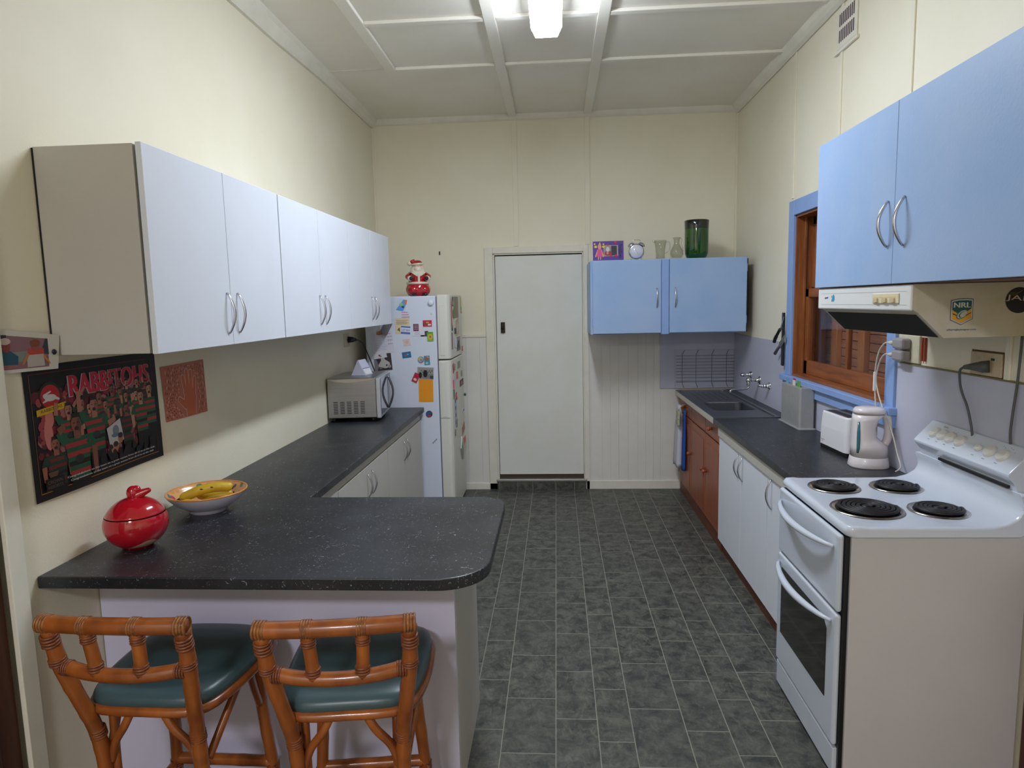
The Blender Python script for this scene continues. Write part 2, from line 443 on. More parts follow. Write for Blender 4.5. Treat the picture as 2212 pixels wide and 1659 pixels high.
struct(MB().box(XL+0.05, BX[0]-0.034, BYS[0]-0.003, BYS[0]+0.003, H-0.004, H).build('trim_4', trim_m))
# cornice: quad moulding on three sides, the left one sags a little towards the camera
q = [(0.0, 0.0), (0.0, -0.062), (0.012, -0.066), (0.030, -0.052), (0.048, -0.030), (0.058, -0.012), (0.062, 0.0)]
struct(MB().prism([(XL+a, H+z) for a, z in q], 'y', Y0, YB).build('trim_5', trim_m))
struct(MB().prism([(XR-a, H+z*0.95) for a, z in q], 'y', Y0, YB).build('trim_6', trim_m))
struct(MB().prism([(YB-a*0.6, H+z*0.7) for a, z in q], 'x', XL, XR).build('trim_7', trim_m))
# lower moulding of the left cornice, dips with the old plaster edge
b = MB()
pts = [(1.0, 3.165), (3.37, 3.195), (3.95, 3.204), (4.6, 3.23), (5.4, 3.245), (5.9, 3.25)]
for (a, za), (c, zc) in zip(pts[:-1], pts[1:]):
    b._mk([(XL, a, za), (XL+0.02, a, za), (XL+0.05, a, H-0.03), (XL, a, H), (XL, c, zc), (XL+0.02, c, zc), (XL+0.05, c, H-0.03), (XL, c, H)],
          [(0, 1, 5, 4), (1, 2, 6, 5), (2, 3, 7, 6), (3, 0, 4, 7)])
struct(b.build('trim_8', trim_m))
# wall battens (cover strips)
b = MB()
for (x0, x1) in ((-0.362, -0.318), (0.262, 0.306)):
    b.box(x0, x1, YB-0.008, YB, 2.19, H-0.04)
b.box(XR-0.02, XR, YB-0.014, YB, 1.4, H-0.06); b.box(XL, XL+0.016, YB-0.012, YB, 1.4, H-0.06)
struct(b.build('trim_9', wall_m, bevel=0.002))
b = MB()
for y in (4.585, 3.885, 3.145, 2.4): b.box(XR-0.008, XR, y-0.014, y+0.014, 1.39 if y < 2.5 else 2.33, H-0.06)
struct(b.build('trim_10', wall_m, bevel=0.002))
# vertical boards of the lower back wall
def boards(xs, z0, z1, name):
    b = MB()
    for a, c in zip(xs[:-1], xs[1:]): b.box(a+0.0006, c-0.0006, YB-0.006, YB, z0, z1)
    return struct(b.build(name, wallb_m))
boards([0.262, 0.30, 0.398, 0.472, 0.546, 0.630, 0.717, 0.786, 0.855, 0.915, 1.08], 0.075, 1.40, 'trim_11')
boards([-0.92, -0.815, -0.69, -0.632], 0.06, 1.40, 'trim_12')
struct(MB().box(-1.0, -0.63, YB-0.014, YB, 1.40, 1.424).build('trim_13', trim_m, bevel=0.002))
struct(MB().box(0.255, 1.09, YB-0.018, YB, 0, 0.078).build('baseboard_back', trim_m, bevel=0.003))
struct(MB().box(-1.0, -0.555, YB-0.018, YB, 0, 0.06).build('baseboard_left', trim_m, bevel=0.003))
# back door, architrave, sill
b = MB(); b.box(DX0-0.075, DX0, YB-0.018, YB, 0.0, DZ1+0.055); b.box(DX1, DX1+0.042, YB-0.018, YB, 0.0, DZ1+0.055); b.box(DX0, DX1, YB-0.018, YB, DZ1, DZ1+0.055)
b.box(DX0, DX0+0.014, YB-0.006, YB+0.06, 0.0, DZ1); b.box(DX1-0.010, DX1, YB-0.006, YB+0.06, 0.0, DZ1); b.box(DX0, DX1, YB-0.006, YB+0.06, DZ1-0.012, DZ1)
struct(b.build('trim_14', trim_m, bevel=0.003))
dr = struct(MB().box(DX0+0.018, DX1-0.012, YB+0.012, YB+0.047, 0.135, DZ1-0.022).build('door_2', door_m, bevel=0.002))
MB().box(DX0+0.012, DX1, YB+0.050, YB+0.06, 0.08, DZ1).build('door_stop', mat('door_gap_brown', (110, 100, 84), 0.8), dr)
MB().box(-0.496, -0.458, YB-0.004, YB+0.012, 1.432, 1.528).build('lock_plate', mat('bronze_lock', (52, 38, 34), 0.4, 0.6), dr, bevel=0.003)
MB().lathe([(0, -0.026), (0.012, -0.024), (0.016, -0.014), (0.013, -0.004), (0.016, 0.0), (0, 0.0)], (-0.480, YB-0.004, 1.478), 16, 'y').build('knob', mat('bronze_knob', (58, 42, 38), 0.3, 0.7), dr)
struct(MB().box(DX0-0.005, DX1+0.008, YB-0.03, YB+0.09, 0.0, 0.082).build('trim_15', floor_m))
struct(MB().box(DX0-0.012, DX1+0.014, YB-0.036, YB+0.012, 0.078, 0.1).build('trim_16', mat('metal_sill', (190, 186, 178), 0.3, 0.8), bevel=0.004))
struct(MB().box(DX0, DX1, YB+0.012, YB+0.09, 0.082, 0.088).build('trim_17', floor_m))
# dark timber jamb on the right wall, camera side of the cooker
struct(MB().box(XR-0.012, XR, 1.95, 2.20, 0, 0.80).build('trim_18', brown_m, bevel=0.003))
# splashback sheets
struct(MB().box(XR-0.006, XR, 1.7, 3.14, 0.87, 1.388).box(XR-0.006, XR, 3.14, 4.60, 0.87, 1.14).box(XR-0.006, XR, 4.60, YB, 0.87, 1.388).build('trim_19', splash_m))
struct(MB().box(0.908, XR-0.006, YB-0.018, YB, 0.915, 1.42).build('trim_20', splash_m))
b = MB(); b.box(XR-0.010, XR, 2.1, 3.13, 1.386, 1.392); struct(b.build('trim_21', mat('grubby_seam', (120, 110, 70), 0.6)))

# ---------------------------------------------------------------- window on the right wall
win = thing('window_1', 'double-hung brown timber window with blue painted surround above the kettle', 'window', (XR, (WY0+WY1)/2, WZ0)); struct(win)
A0, A1 = 3.142, 4.60
b = MB(); b.box(XR-0.020, XR, WY1, A1, WZ0, 2.31); b.box(XR-0.020, XR, A0, WY0, WZ0-0.01, 2.31); b.box(XR-0.020, XR, WY0, WY1, WZ1, 2.31)
b.build('architrave', bluet_m, win, bevel=0.003)
b = MB(); b.box(XR-0.045, XR, 3.125, 4.635, 1.142, WZ0); b.build('window_sill', bluet_m, win, bevel=0.004)
MB().box(XR-0.024, XR, 3.135, 4.63, 1.082, 1.140).build('apron', bluet_m, win, bevel=0.003)
b = MB(); t = 0.016
b.box(XR-0.004, XR+0.13, WY1-t, WY1, WZ0, WZ1); b.box(XR-0.004, XR+0.13, WY0, WY0+t, WZ0, WZ1); b.box(XR-0.004, XR+0.13, WY0, WY1, WZ1-t, WZ1)
b.box(XR+0.045, XR+0.060, WY1-0.03, WY1-t, WZ0, WZ1); b.build('frame', cedar, win, bevel=0.002)
MB().box(XR-0.006, XR+0.13, WY0, WY1, WZ0, WZ0+t).build('inner_sill', cedar_h, win, bevel=0.002)
# lower sash (inner track)
sx0, sx1 = XR+0.062, XR+0.096
zm = 1.745
b = MB(); b.box(sx0, sx1, WY1-0.075, WY1-t, WZ0+t, zm); b.box(sx0, sx1, WY0+t, WY0+0.07, WZ0+t, zm)
b.box(sx0+0.004, sx1-0.004, 3.84, 3.872, WZ0+0.1, zm-0.03); ls = b.build('lower_sash', cedar, win, bevel=0.003)
b = MB(); b.box(sx0, sx1, WY0+t, WY1-t, WZ0+t, WZ0+0.105); b.box(sx0, sx1, WY0+t, WY1-t, zm-0.055, zm); b.build('sash_rail', cedar_h, ls, bevel=0.003)
MB().box(sx0+0.014, sx0+0.018, WY0+0.06, WY1-0.06, WZ0+0.10, zm-0.05).build('pane', pane_m, ls)
# upper sash (outer track)
b = MB(); b.box(sx1+0.004, sx1+0.032, WY1-0.06, WY1-t, zm-0.02, WZ1-t); b.box(sx1+0.004, sx1+0.032, WY0+t, WY0+0.06, zm-0.02, WZ1-t); us = b.build('upper_sash', cedar, win, bevel=0.003)
b = MB(); b.box(sx1+0.004, sx1+0.032, WY0+t, WY1-t, WZ1-t-0.05, WZ1-t); b.box(sx1+0.004, sx1+0.032, WY0+t, WY1-t, zm-0.03, zm+0.01); b.build('sash_rail', cedar_h, us, bevel=0.003)
MB().box(sx1+0.014, sx1+0.018, WY0+0.05, WY1-0.05, zm, WZ1-0.06).build('pane', pane_m, us)
# what stands outside: a brown timber lattice screen with slats
scr = struct(MB().box(XR+0.27, XR+0.30, 2.6, 6.2, 0.0, 1.745).build('wall_outside', brown_m))
b = MB()
for k in range(16): b.box(XR+0.25, XR+0.27, 2.9, 6.0, 0.9+k*0.052, 0.9+k*0.052+0.048)
b.build('boards', wood('screen_boards', (190, 122, 96), (156, 92, 70), stretch=(9, 0.8, 9), rough=0.5), scr, bevel=0.003)
for y in (3.35, 3.98, 4.36, 4.62, 4.95): MB().box(XR+0.215, XR+0.25, y, y+0.085, 0.0, 1.735).build('post', wood('screen_post', (206, 128, 78), (172, 98, 56)), scr, bevel=0.004)

# ---------------------------------------------------------------- fluorescent ceiling fitting
fl = thing('fluorescent_batten_light', 'long fluorescent ceiling light with frosted diffuser, switched on', 'ceiling light', (-0.03, 3.33, H))
LY0, LY1 = 2.72, 3.935
MB().box(-0.075, 0.015, LY0+0.02, LY1-0.02, H-0.03, H-0.0225).build('base_tray', plastic_w, fl)
body = [(-0.118, H-0.035), (-0.118, H-0.100), (-0.092, H-0.152), (0.028, H-0.152), (0.054, H-0.100), (0.054, H-0.035)]
b = MB(); c = []
for y, s in ((LY0, 0.86), (LY0+0.03, 1.0), (LY1-0.03, 1.0), (LY1, 0.88)):
    c.append([((-0.032)+(x+0.032)*s, y, (H-0.035)+(z-(H-0.035))*s) for x, z in body])
n = len(body); vs = [p for ring in c for p in ring]; fs = []
for i in range(3):
    for k in range(n): fs.append((i*n+k, i*n+(k+1) % n, (i+1)*n+(k+1) % n, (i+1)*n+k))
fs += [tuple(range(n)), tuple(range(3*n, 4*n))]
b._mk(vs, fs); df = b.build('diffuser', [emis('lit_diffuser', TUBE_COLOR, TUBE_STRENGTH), emis('lit_diffuser_side', TUBE_COLOR, 1.4), emis('lit_diffuser_bevel', TUBE_COLOR, TUBE_STRENGTH*0.48)], fl)
for f_ in df.data.polygons:
    if abs(f_.normal.x) > 0.93 or abs(f_.normal.y) > 0.5 or f_.normal.z > 0.3: f_.material_index = 1
    elif abs(f_.normal.x) > 0.6: f_.material_index = 2

# ---------------------------------------------------------------- wall vent
vt = thing('air_vent', 'cream slotted air vent high on the wall near the ceiling', 'vent', (XR, 3.82, 2.99))
b = MB(); b.box(XR-0.010, XR, 3.70, 3.945, 3.015, 3.215); b.box(XR-0.016, XR, 3.68, 3.965, 2.992, 3.010); b.build('plate', trim_m, vt, bevel=0.003)
b = MB()
for r_ in range(2):
    for k in range(9): y = 3.728+k*0.0215; b.box(XR-0.0112, XR-0.0104, y, y+0.011, 3.045+r_*0.083, 3.108+r_*0.083)
b.build('slots', mat('vent_dark', (80, 62, 74), 0.9), vt)

# ---------------------------------------------------------------- handles, cabinets
def bow(face, axis, out, y, z0, z1, r=0.0045, reach=0.026):
    """vertical bow handle on a face x=face, reaching out in direction out (+1/-1)"""
    pts = []
    for k in range(15):
        t_ = k/14; pts.append((face+out*(0.002+reach*math.sin(PI*t_)**0.85), y, z0+(z1-z0)*t_))
    rr = [r*(0.75+0.5*math.sin(PI*k/14)) for k in range(15)]
    return MB().tube(pts, rr, 8)
UG = 'white wall cupboards over the long bench'
up_lab = ['white two-door wall cupboard nearest the camera with a beige end panel', 'white two-door wall cupboard in the middle of the row of three', 'white two-door wall cupboard in the row beside the fridge']
Z0u, Z1u = 1.562, 2.20
for i, (a, c) in enumerate(((2.005, 2.998), (3.004, 4.0), (4.002, 4.996))):
    t = thing('wall_cupboard', up_lab[i], 'cupboard', (XL, (a+c)/2, Z0u), group=UG)
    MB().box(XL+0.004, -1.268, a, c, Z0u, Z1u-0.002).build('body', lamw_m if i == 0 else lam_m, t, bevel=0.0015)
    if i == 0: MB().box(XL+0.001, XL+0.006, a-0.002, a+0.004, Z0u+0.005, Z1u-0.005).build('shadow_strip', dark_gap, t)
    m_ = (a+c)/2
    for s_, (d0, d1) in ((-1, (a+0.0015, m_-0.0015)), (1, (m_+0.0015, c-0.0015))):
        d = MB().box(-1.260, -1.241, d0, d1, Z0u-0.002, Z1u+0.002).build('door', lam_m, t, bevel=0.0015)
        bow(-1.241, 'x', 1, m_+s_*0.042+0.01, 1.603, 1.757).build('handle', chrome, d)


# blue wall cupboard, right, above the cooker
t = thing('blue_wall_cupboard', 'light blue two-door wall cupboard above the rangehood', 'cupboard', (XR, 2.3, 1.728))
MB().box(1.122, XR, 1.655, 2.945, 1.730, 2.305).build('body', blue_m, t, bevel=0.002)
MB().box(1.118, XR, 1.655, 2.945, 1.7255, 1.730).build('base_board', kick_m, t)
for k, (a, c, hy) in enumerate(((1.655, 2.2965, 2.245-0.0), (2.2995, 2.95, 2.352))):
    d = MB().box(1.100, 1.119, a, c, 1.7285, 2.309).build('door', blue_m, t, bevel=0.0015)
    bow(1.100, 'x', -1, hy-0.015, 1.850 if k else 1.846, 2.0, 0.005, 0.030).build('handle', chrome, d)

# blue wall cupboard on the back wall
t = thing('blue_wall_cupboard', 'light blue cupboard with centre stile hung above the draining rack', 'cupboard', (0.9, YB, 1.425))
UX0, UX1, UY = 0.284, 1.486, 5.365
b = MB(); b.box(UX0-0.012, UX1, UY+0.0, YB, 1.43, 2.012); b.build('body', blue_m, t, bevel=0.003)
MB().box(0.827, 0.884, UY-0.012, UY, 1.425, 2.008).build('centre_stile', bluet_m, t, bevel=0.001)
for a, c, hx in ((UX0+0.006, 0.823, 0.789), (0.889, UX1-0.008, 0.932)):
    d = MB().box(a, c, UY-0.019, UY-0.001, 1.436, 2.008).build('door', blue_m, t, bevel=0.003)
    pts = [(hx, UY-0.019-(0.004+0.024*math.sin(PI*k/12)), 1.635+0.152*k/12) for k in range(13)]
    MB().tube(pts, 0.0045, 8).build('handle', chrome, d)
    for z in (1.50, 1.90): MB().box((a-0.004) if a < 0.5 else (c-0.002), (a+0.002) if a < 0.5 else (c+0.004), UY-0.020, UY-0.002, z, z+0.06).build('hinge', bluet_m, d)
b = MB(); b.box(UX1+0.001, UX1+0.007, UY+0.004, YB, 1.43, 2.0); b.build('shadow_gap', dark_gap, t)

# ---------------------------------------------------------------- L-shaped bench on the left
cx = -0.2155; r_ = 0.150
def arc(cx_, cy_, r, a0, a1, n=10): return [(cx_+r*math.cos(a0+(a1-a0)*k/n), cy_+r*math.sin(a0+(a1-a0)*k/n)) for k in range(n+1)]
outline = [(XL+0.002, 1.845)] + arc(cx-r_, 1.845+r_, r_, -PI/2, 0) + arc(cx-0.11, 2.68-0.11, 0.11, 0, PI/2) + [(-1.045, 2.68), (-1.045, 5.124), (XL+0.002, 5.124)]
b = MB(); b.prism(outline, 'z', 0.862, 0.900)
tag(b.build('benchtop', counter_m, bevel=0.004), 'charcoal flecked L-shaped laminate benchtop with rounded corners', 'benchtop')
t = thing('peninsula_base', 'pale laminate panels under the overhanging breakfast bar', 'cabinet', (-0.95, 2.3, 0))
MB().box(XL+0.003, -0.352, 2.102, 2.120, 0.0, 0.861).build('back_panel', lamp_m, t, bevel=0.001)
MB().box(-0.366, -0.350, 2.1205, 2.66, 0.0, 0.861).build('end_panel', lamw_m, t, bevel=0.001)
MB().box(XL+0.003, -0.367, 2.640, 2.656, 0.0, 0.861).build('inner_panel', lam_m, t, bevel=0.001)
low_lab = ['off-white base cupboard with twin bow handles nearest the inside corner of the bench', 'off-white base cupboard standing beside the fridge']
for i, (a, c, hz) in enumerate(((3.10, 4.058, 0.76), (4.062, 5.10, 0.775))):
    t = thing('base_cupboard', low_lab[i], 'cupboard', (-1.3, (a+c)/2, 0), group='base cupboards under the long bench')
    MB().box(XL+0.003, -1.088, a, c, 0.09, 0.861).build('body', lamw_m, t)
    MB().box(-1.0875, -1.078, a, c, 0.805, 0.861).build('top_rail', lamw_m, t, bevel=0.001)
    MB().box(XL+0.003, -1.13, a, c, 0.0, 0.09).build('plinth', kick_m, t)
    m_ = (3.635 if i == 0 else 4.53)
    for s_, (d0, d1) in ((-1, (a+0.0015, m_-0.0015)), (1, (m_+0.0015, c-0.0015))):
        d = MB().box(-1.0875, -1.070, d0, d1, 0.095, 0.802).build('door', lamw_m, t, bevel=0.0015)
        bow(-1.070, 'x', 1, m_+s_*0.045, 0.625, 0.762).build('handle', chrome, d)
t = thing('base_cupboard', 'off-white corner base cupboard tucked behind the peninsula', 'cupboard', (-1.3, 2.87, 0), group='base cupboards under the long bench')
MB().box(XL+0.003, -1.088, 2.66, 3.096, 0.09, 0.861).build('body', lamw_m, t)
MB().box(-1.0875, -1.070, 2.662, 3.095, 0.095, 0.861).build('door', lamw_m, t, bevel=0.001)

# ---------------------------------------------------------------- right bench run
XB = 1.039
t = thing('benchtop', 'charcoal flecked straight benchtop between the cooker and the sink', 'benchtop', (1.3, 3.7, 0.862))
MB().box(XB, XR-0.007, 2.862, 4.478, 0.862, 0.900).build('top', counter_m, t, bevel=0.003)
MB().box(1.05, XR-0.01, 2.862, 4.40, 0.80, 0.8615).build('front_rail', lamw_m, t, bevel=0.001)
MB().box(1.475, XR-0.007, 4.479, 5.94, 0.862, 0.902).build('rear_strip', counter_m, t, bevel=0.002)
# sink
t = thing('kitchen_sink', 'stainless steel sink with pressed bowl and drainer under the taps', 'sink', (1.26, 5.1, 0.80))
b = MB(); X0, X1, Y0s, Y1s = 1.036, 1.473, 4.482, 5.90
bx0, bx1, by0, by1 = 1.125, 1.425, 4.83, 5.235
n = 6; rr = 0.045
def rrect(x0, x1, y0, y1, r, n=5):
    return arc(x1-r, y0+r, r, -PI/2, 0, n)+arc(x1-r, y1-r, r, 0, PI/2, n)+arc(x0+r, y1-r, r, PI/2, PI, n)+arc(x0+r, y0+r, r, PI, 1.5*PI, n)
O = rrect(X0, X1, Y0s, Y1s, 0.004); L1 = rrect(X0+0.022, X1-0.02, Y0s+0.02, Y1s-0.022, 0.03); I0 = rrect(bx0, bx1, by0, by1, rr)
I1 = rrect(bx0+0.006, bx1-0.006, by0+0.006, by1-0.006, rr); I2 = rrect(bx0+0.02, bx1-0.02, by0+0.02, by1-0.02, rr)
layers = [(O, 0.862), (O, 0.905), (L1, 0.903), (L1, 0.896), (I0, 0.895), (I1, 0.889), (I1, 0.765), (I2, 0.745)]
m0 = len(O); vs = []; fs = []
for P_, z in layers: vs += [(p[0], p[1], z) for p in P_]
for i in range(len(layers)-1):
    for k in range(m0): fs.append((i*m0+k, i*m0+(k+1) % m0, (i+1)*m0+(k+1) % m0, (i+1)*m0+k))
fs.append(tuple(range((len(layers)-1)*m0, len(layers)*m0)))
b._mk(vs, fs); b.build('bowl_and_drainer', sinkm, t)
MB().lathe([(0, 0.749), (0.03, 0.749), (0.034, 0.747), (0.034, 0.7455)], (1.275, 5.03, 0), 20).build('waste', tapm, t)
b = MB()
for k in range(6): b.box(1.14+k*0.048, 1.152+k*0.048, 5.32, 5.80, 0.8955, 0.899)
b.build('drainer_ribs', sinkm, t, bevel=0.002)
MB().box(1.033, 1.0362, 4.482, 5.90, 0.866, 0.903).build('front_edge', mat('sink_front_strip', (196, 192, 178), 0.4, 0.2), t)

# timber cabinet under the sink
t = thing('sink_cabinet', 'red-brown stained timber cabinet with turned knobs under the sink', 'cabinet', (1.3, 5.15, 0))
MB().box(1.092, XR-0.01, 4.41, 5.90, 0.0, 0.735).box(1.092, 1.108, 4.41, 5.90, 0.735, 0.861).build('body', timber_v, t)
MB().box(1.086, 1.092, 4.41, 5.90, 0.0, 0.10).build('plinth', kick_m, t)
def knob(x, y, z, parent, m):
    return MB().lathe([(0, -0.034), (0.010, -0.033), (0.016, -0.026), (0.015, -0.018), (0.008, -0.010), (0.010, 0.0), (0, 0.0)], (x, y, z), 14, 'x').build('knob', m, parent)
sy = [4.415, 4.885, 5.385, 5.895]
kz = [None, (4.94, 0.44), (5.50, 0.45)]
for i in range(3):
    a, c = sy[i]+0.003, sy[i+1]-0.003
    d = MB().box(1.076, 1.092, a, c, 0.728, 0.848).build('drawer', timber_h, t, bevel=0.004)
    if i != 1: knob(1.076, (a+c)/2+0.04, 0.79, d, timber_v)
    b = MB(); b.box(1.078, 1.092, a, c, 0.10, 0.716);
    d = b.build('door', timber_v, t, bevel=0.004)
    b = MB(); b.box(1.074, 1.080, a+0.055, c-0.055, 0.16, 0.66); b.build('raised_panel', timber_v, d, bevel=0.004)
    knob(1.078, (a+0.035) if i else (c-0.035), 0.445, d, timber_v)
# white cupboards
for i, (a, c, lab) in enumerate(((3.392, 4.408, 'white two-door base cupboard between the timber cabinet and the single-door one'), (2.866, 3.388, 'white single-door base cupboard touching the cooker'))):
    t = thing('base_cupboard', lab, 'cupboard', (1.3, (a+c)/2, 0), group='white base cupboards beside the cooker')
    MB().box(1.078, XR-0.01, a, c, 0.10, 0.799).build('body', lam_m, t)
    MB().box(1.092, XR-0.01, a, c, 0.0, 0.10).build('plinth', kick_m, t)
    if i == 0:
        m_ = 3.885
        for s_, (d0, d1) in ((-1, (a+0.0015, m_-0.0015)), (1, (m_+0.0015, c-0.0015))):
            d = MB().box(1.060, 1.078, d0, d1, 0.098, 0.797).build('door', lam_m, t, bevel=0.0015)
            bow(1.060, 'x', -1, m_+s_*0.044, 0.640, 0.780).build('handle', chrome, d)
    else:
        d = MB().box(1.060, 1.078, a+0.0015, c-0.0015, 0.098, 0.797).build('door', lam_m, t, bevel=0.0015)
        bow(1.060, 'x', -1, 3.322, 0.640, 0.792).build('handle', chrome, d)

# ---------------------------------------------------------------- cooker
t = thing('electric_cooker', 'white upright electric cooker with coil hotplates and sloping knob panel', 'cooker', (1.25, 2.53, 0))
CY0, CY1, CZ = 2.205, 2.855, 0.930
MB().box(0.972, 1.535, CY0+0.012, CY1-0.006, 0.03, 0.897).build('body', enamel_s, t, bevel=0.001)
MB().box(0.958, 0.9735, CY0+0.022, CY1-0.012, 0.03, 0.888).build('door_gap', black_m, t)
# hob: pressed top with rolled rim and coved back
prof = [(0.949, 0.905), (0.9495, 0.920), (0.958, 0.9305), (0.980, 0.932), (1.02, 0.929), (1.36, 0.929), (1.42, 0.932), (1.462, 0.943), (1.492, 0.962), (1.506, 0.985), (1.504, 1.015), (1.494, 1.040),
        (1.530, 1.040), (1.545, 1.0), (1.545, 0.92), (1.50, 0.897), (0.956, 0.8955)]
ys_ = [0, 0.0015, 0.005, 0.011, 0.020, 0.032]
st = [CY0+d for d in ys_]+[CY1-d for d in ys_[::-1]]; n_ = len(prof); vs = []; fs = []
for y in st:
    d = min(y-CY0, CY1-y); r1 = 0.030; r2 = 0.010
    ix = r1-math.sqrt(max(r1*r1-(r1-min(d, r1))**2, 0)); iz = (r2-math.sqrt(max(r2*r2-(r2-min(d, r2))**2, 0)))*0.9
    for (x, z) in prof: vs.append((x+(ix if x < 1.0 else (ix*max(0, 1-(x-1.0)/0.03) if x < 1.03 else 0)), y, z-(iz if z > 0.925 and x < 1.52 else 0)))
for i in range(len(st)-1):
    for k in range(n_): fs.append((i*n_+k, i*n_+(k+1) % n_, (i+1)*n_+(k+1) % n_, (i+1)*n_+k))
fs += [tuple(range(n_))[::-1], tuple(range((len(st)-1)*n_, len(st)*n_))]
b = MB(); b._mk(vs, fs); hob = b.build('hob', enamel, t, bevel=0.003, seg=2)
for f_ in hob.data.polygons: f_.use_smooth = len(f_.vertices) == 4
# knob panel
pp = [(1.470, 1.090), (1.468, 1.098), (1.474, 1.106), (1.538, 1.176), (1.546, 1.178), (1.546, 1.035), (1.500, 1.035), (1.492, 1.062), (1.486, 1.070)]
b = MB(); b.prism(pp, 'y', CY0+0.03, CY1-0.035, False); kp = b.build('control_panel', enamel, t, bevel=0.003)
MB().box(1.4845, 1.4935, 2.262, 2.668, 1.046, 1.056).build('vent_slot', black_m, kp)
# knobs along the slope
sl = Vector((1.538-1.474, 0, 1.176-1.106)).normalized(); nrm = Vector((-sl.z, 0, sl.x))
kys = [2.735, 2.680, 2.628, 2.565, 2.452, 2.392, 2.325]
for i, y in enumerate(kys):
    c_ = Vector((1.474, y, 1.106))+sl*(0.047 if i not in (4,) else 0.045)
    m = MB(); rk = 0.0235 if i != 4 else 0.014
    m.lathe([(0, 0.012), (rk*0.86, 0.0115), (rk*0.95, 0.009), (rk, 0.003), (rk*1.12, 0.0), (0, 0.0)], (0, 0, 0), 24)
    m.box(-0.0016, 0.0016, -rk*0.7, rk*0.7, 0.011, 0.0135)
    rot = Matrix((tuple(sl), (0, 1, 0), tuple(nrm))).transposed().to_4x4()
    m.xf(Matrix.Translation(c_+nrm*0.0004) @ rot); m.build('knob', mat('knob_cream', (216, 214, 206), 0.3), kp, bevel=0.001)
f = Flat(Vector((1.474, 0, 1.106))+nrm*0.0008, (0, -1, 0), tuple(sl))
for y, v in ((2.640, 0.074), (2.618, 0.078), (2.357, 0.082), (2.345, 0.078), (2.322, 0.084), (2.308, 0.080), (2.290, 0.07)): f.ell(-y, v, 0.0018, 0.0012, (20, 30, 90), 1, 8)
for y in kys: f.rect(-y-0.008, 0.012, -y+0.006, 0.014, (120, 122, 130), 1)
f.rect(-2.72, 0.082, -2.69, 0.086, (150, 154, 160), 1); f.build('dial_marks', kp)
# hotplates
hp_m = mat('coil_black', (30, 28, 28), 0.45, 0.3); ring_m = mat('spill_ring_chrome', (196, 190, 182), 0.18, 1.0)
for (hx, hy, hr) in ((1.103, 2.407, 0.122), (1.103, 2.694, 0.098), (1.343, 2.690, 0.098), (1.340, 2.388, 0.098)):
    rg = MB().lathe([(hr, CZ+0.0015), (hr-0.002, CZ+0.0045), (hr-0.008, CZ+0.005), (hr-0.016, CZ+0.001), (hr-0.03, CZ-0.0005), (0.0, CZ-0.0005)], (hx, hy, 0), 40).build('spill_ring', ring_m, hob)
    co_ = MB(); N = 5 if hr > 0.11 else 4
    MB_r = (hr-0.020)/(N+0.6)
    pts = []; turns = N; tot = 40*turns
    for k in range(tot+1):
        a = 2*PI*k/40; rad = 0.022+(hr-0.022-0.022)*k/tot
        pts.append((hx+rad*math.cos(a), hy+rad*math.sin(a), CZ+0.010))
    co_.tube(pts, 0.0075, 6, flatz=0.8); co_.lathe([(0, CZ+0.014), (0.016, CZ+0.013), (0.018, CZ+0.004)], (hx, hy, 0), 20)
    co_.lathe([(0, CZ+0.001), (hr-0.018, CZ+0.001)], (hx, hy, 0), 32)
    hpo = bpy.data.objects[co_.build('hotplate_coil', hp_m, hob).name]
# doors
def dface(name, z0, z1, m=enamel):
    return MB().box(0.938, 0.958, CY0+0.030, CY1-0.018, z0, z1).build(name, m, t, bevel=0.010, seg=3)
def bowh(y0, y1, z, dip, parent, name='handle'):
    m = MB(); pts = []
    for k in range(21):
        u = k/20; pts.append((0.936-0.050*math.sin(PI*u)**0.7, y1+(y0-y1)*u, z-dip*math.sin(PI*u)))
    m.tube(pts, [0.0055+0.0085*math.sin(PI*k/20)**0.7 for k in range(21)], 10, flatz=1.0)
    return m.build(name, enamel, parent)
gd = dface('grill_door', 0.619, 0.893); bowh(2.273, 2.812, 0.842, 0.006, gd)
od = dface('oven_door', 0.131, 0.611)
bowh(2.273, 2.815, 0.575, 0.006, od)
wg = MB(); wg.prism([(2.782, 0.272), (2.782, 0.560), (2.345, 0.560), (2.309, 0.528), (2.309, 0.272)], 'x', 0.9362, 0.9385)
wg.build('oven_window', mat('oven_glass', (26, 25, 22), 0.08, coat=0.3), od)
MB().box(0.944, 0.964, CY0+0.034, CY1-0.018, 0.02, 0.120).build('bottom_drawer', enamel, t, bevel=0.004)
MB().box(0.966, 1.0, CY0+0.03, CY1-0.03, 0.0, 0.13).build('kick_recess', black_m, t)

# ---------------------------------------------------------------- rangehood
t = thing('rangehood', 'white slide-style rangehood with dark underside below the blue cupboard', 'rangehood', (1.3, 2.56, 1.55))
HY0, HY1 = 2.190, 2.930
hpf = [(1.118, 1.724), (1.118, 1.644), (1.134, 1.634), (1.215, 1.553), (XR-0.01, 1.556), (XR-0.01, 1.724)]
MB().prism(hpf, 'y', HY0, HY1).build('body', hoods_m, t, bevel=0.001)
fr = MB().box(1.108, 1.118, HY0-0.004, HY1+0.002, 1.641, 1.7235).build('front_panel', hood_m, t, bevel=0.005)
b = MB(); b.prism([(1.1385, 1.6278), (1.2105, 1.5558), (1.2094, 1.5545), (1.1372, 1.6265)], 'y', HY0+0.022, HY1-0.028); b.build('filter', mat('greasy_filter', (24, 22, 20), 0.8), t)
f = Flat((1.1078, 0, 0), (0, -1, 0), (0, 0, 1))
for z in (1.702, 1.6585): f.rect(-HY1+0.03, z, -HY0-0.02, z+0.0012, (176, 178, 184))
f.poly([(-2.862, 1.681), (-2.828, 1.683), (-2.824, 1.690), (-2.858, 1.688)], (96, 100, 128))
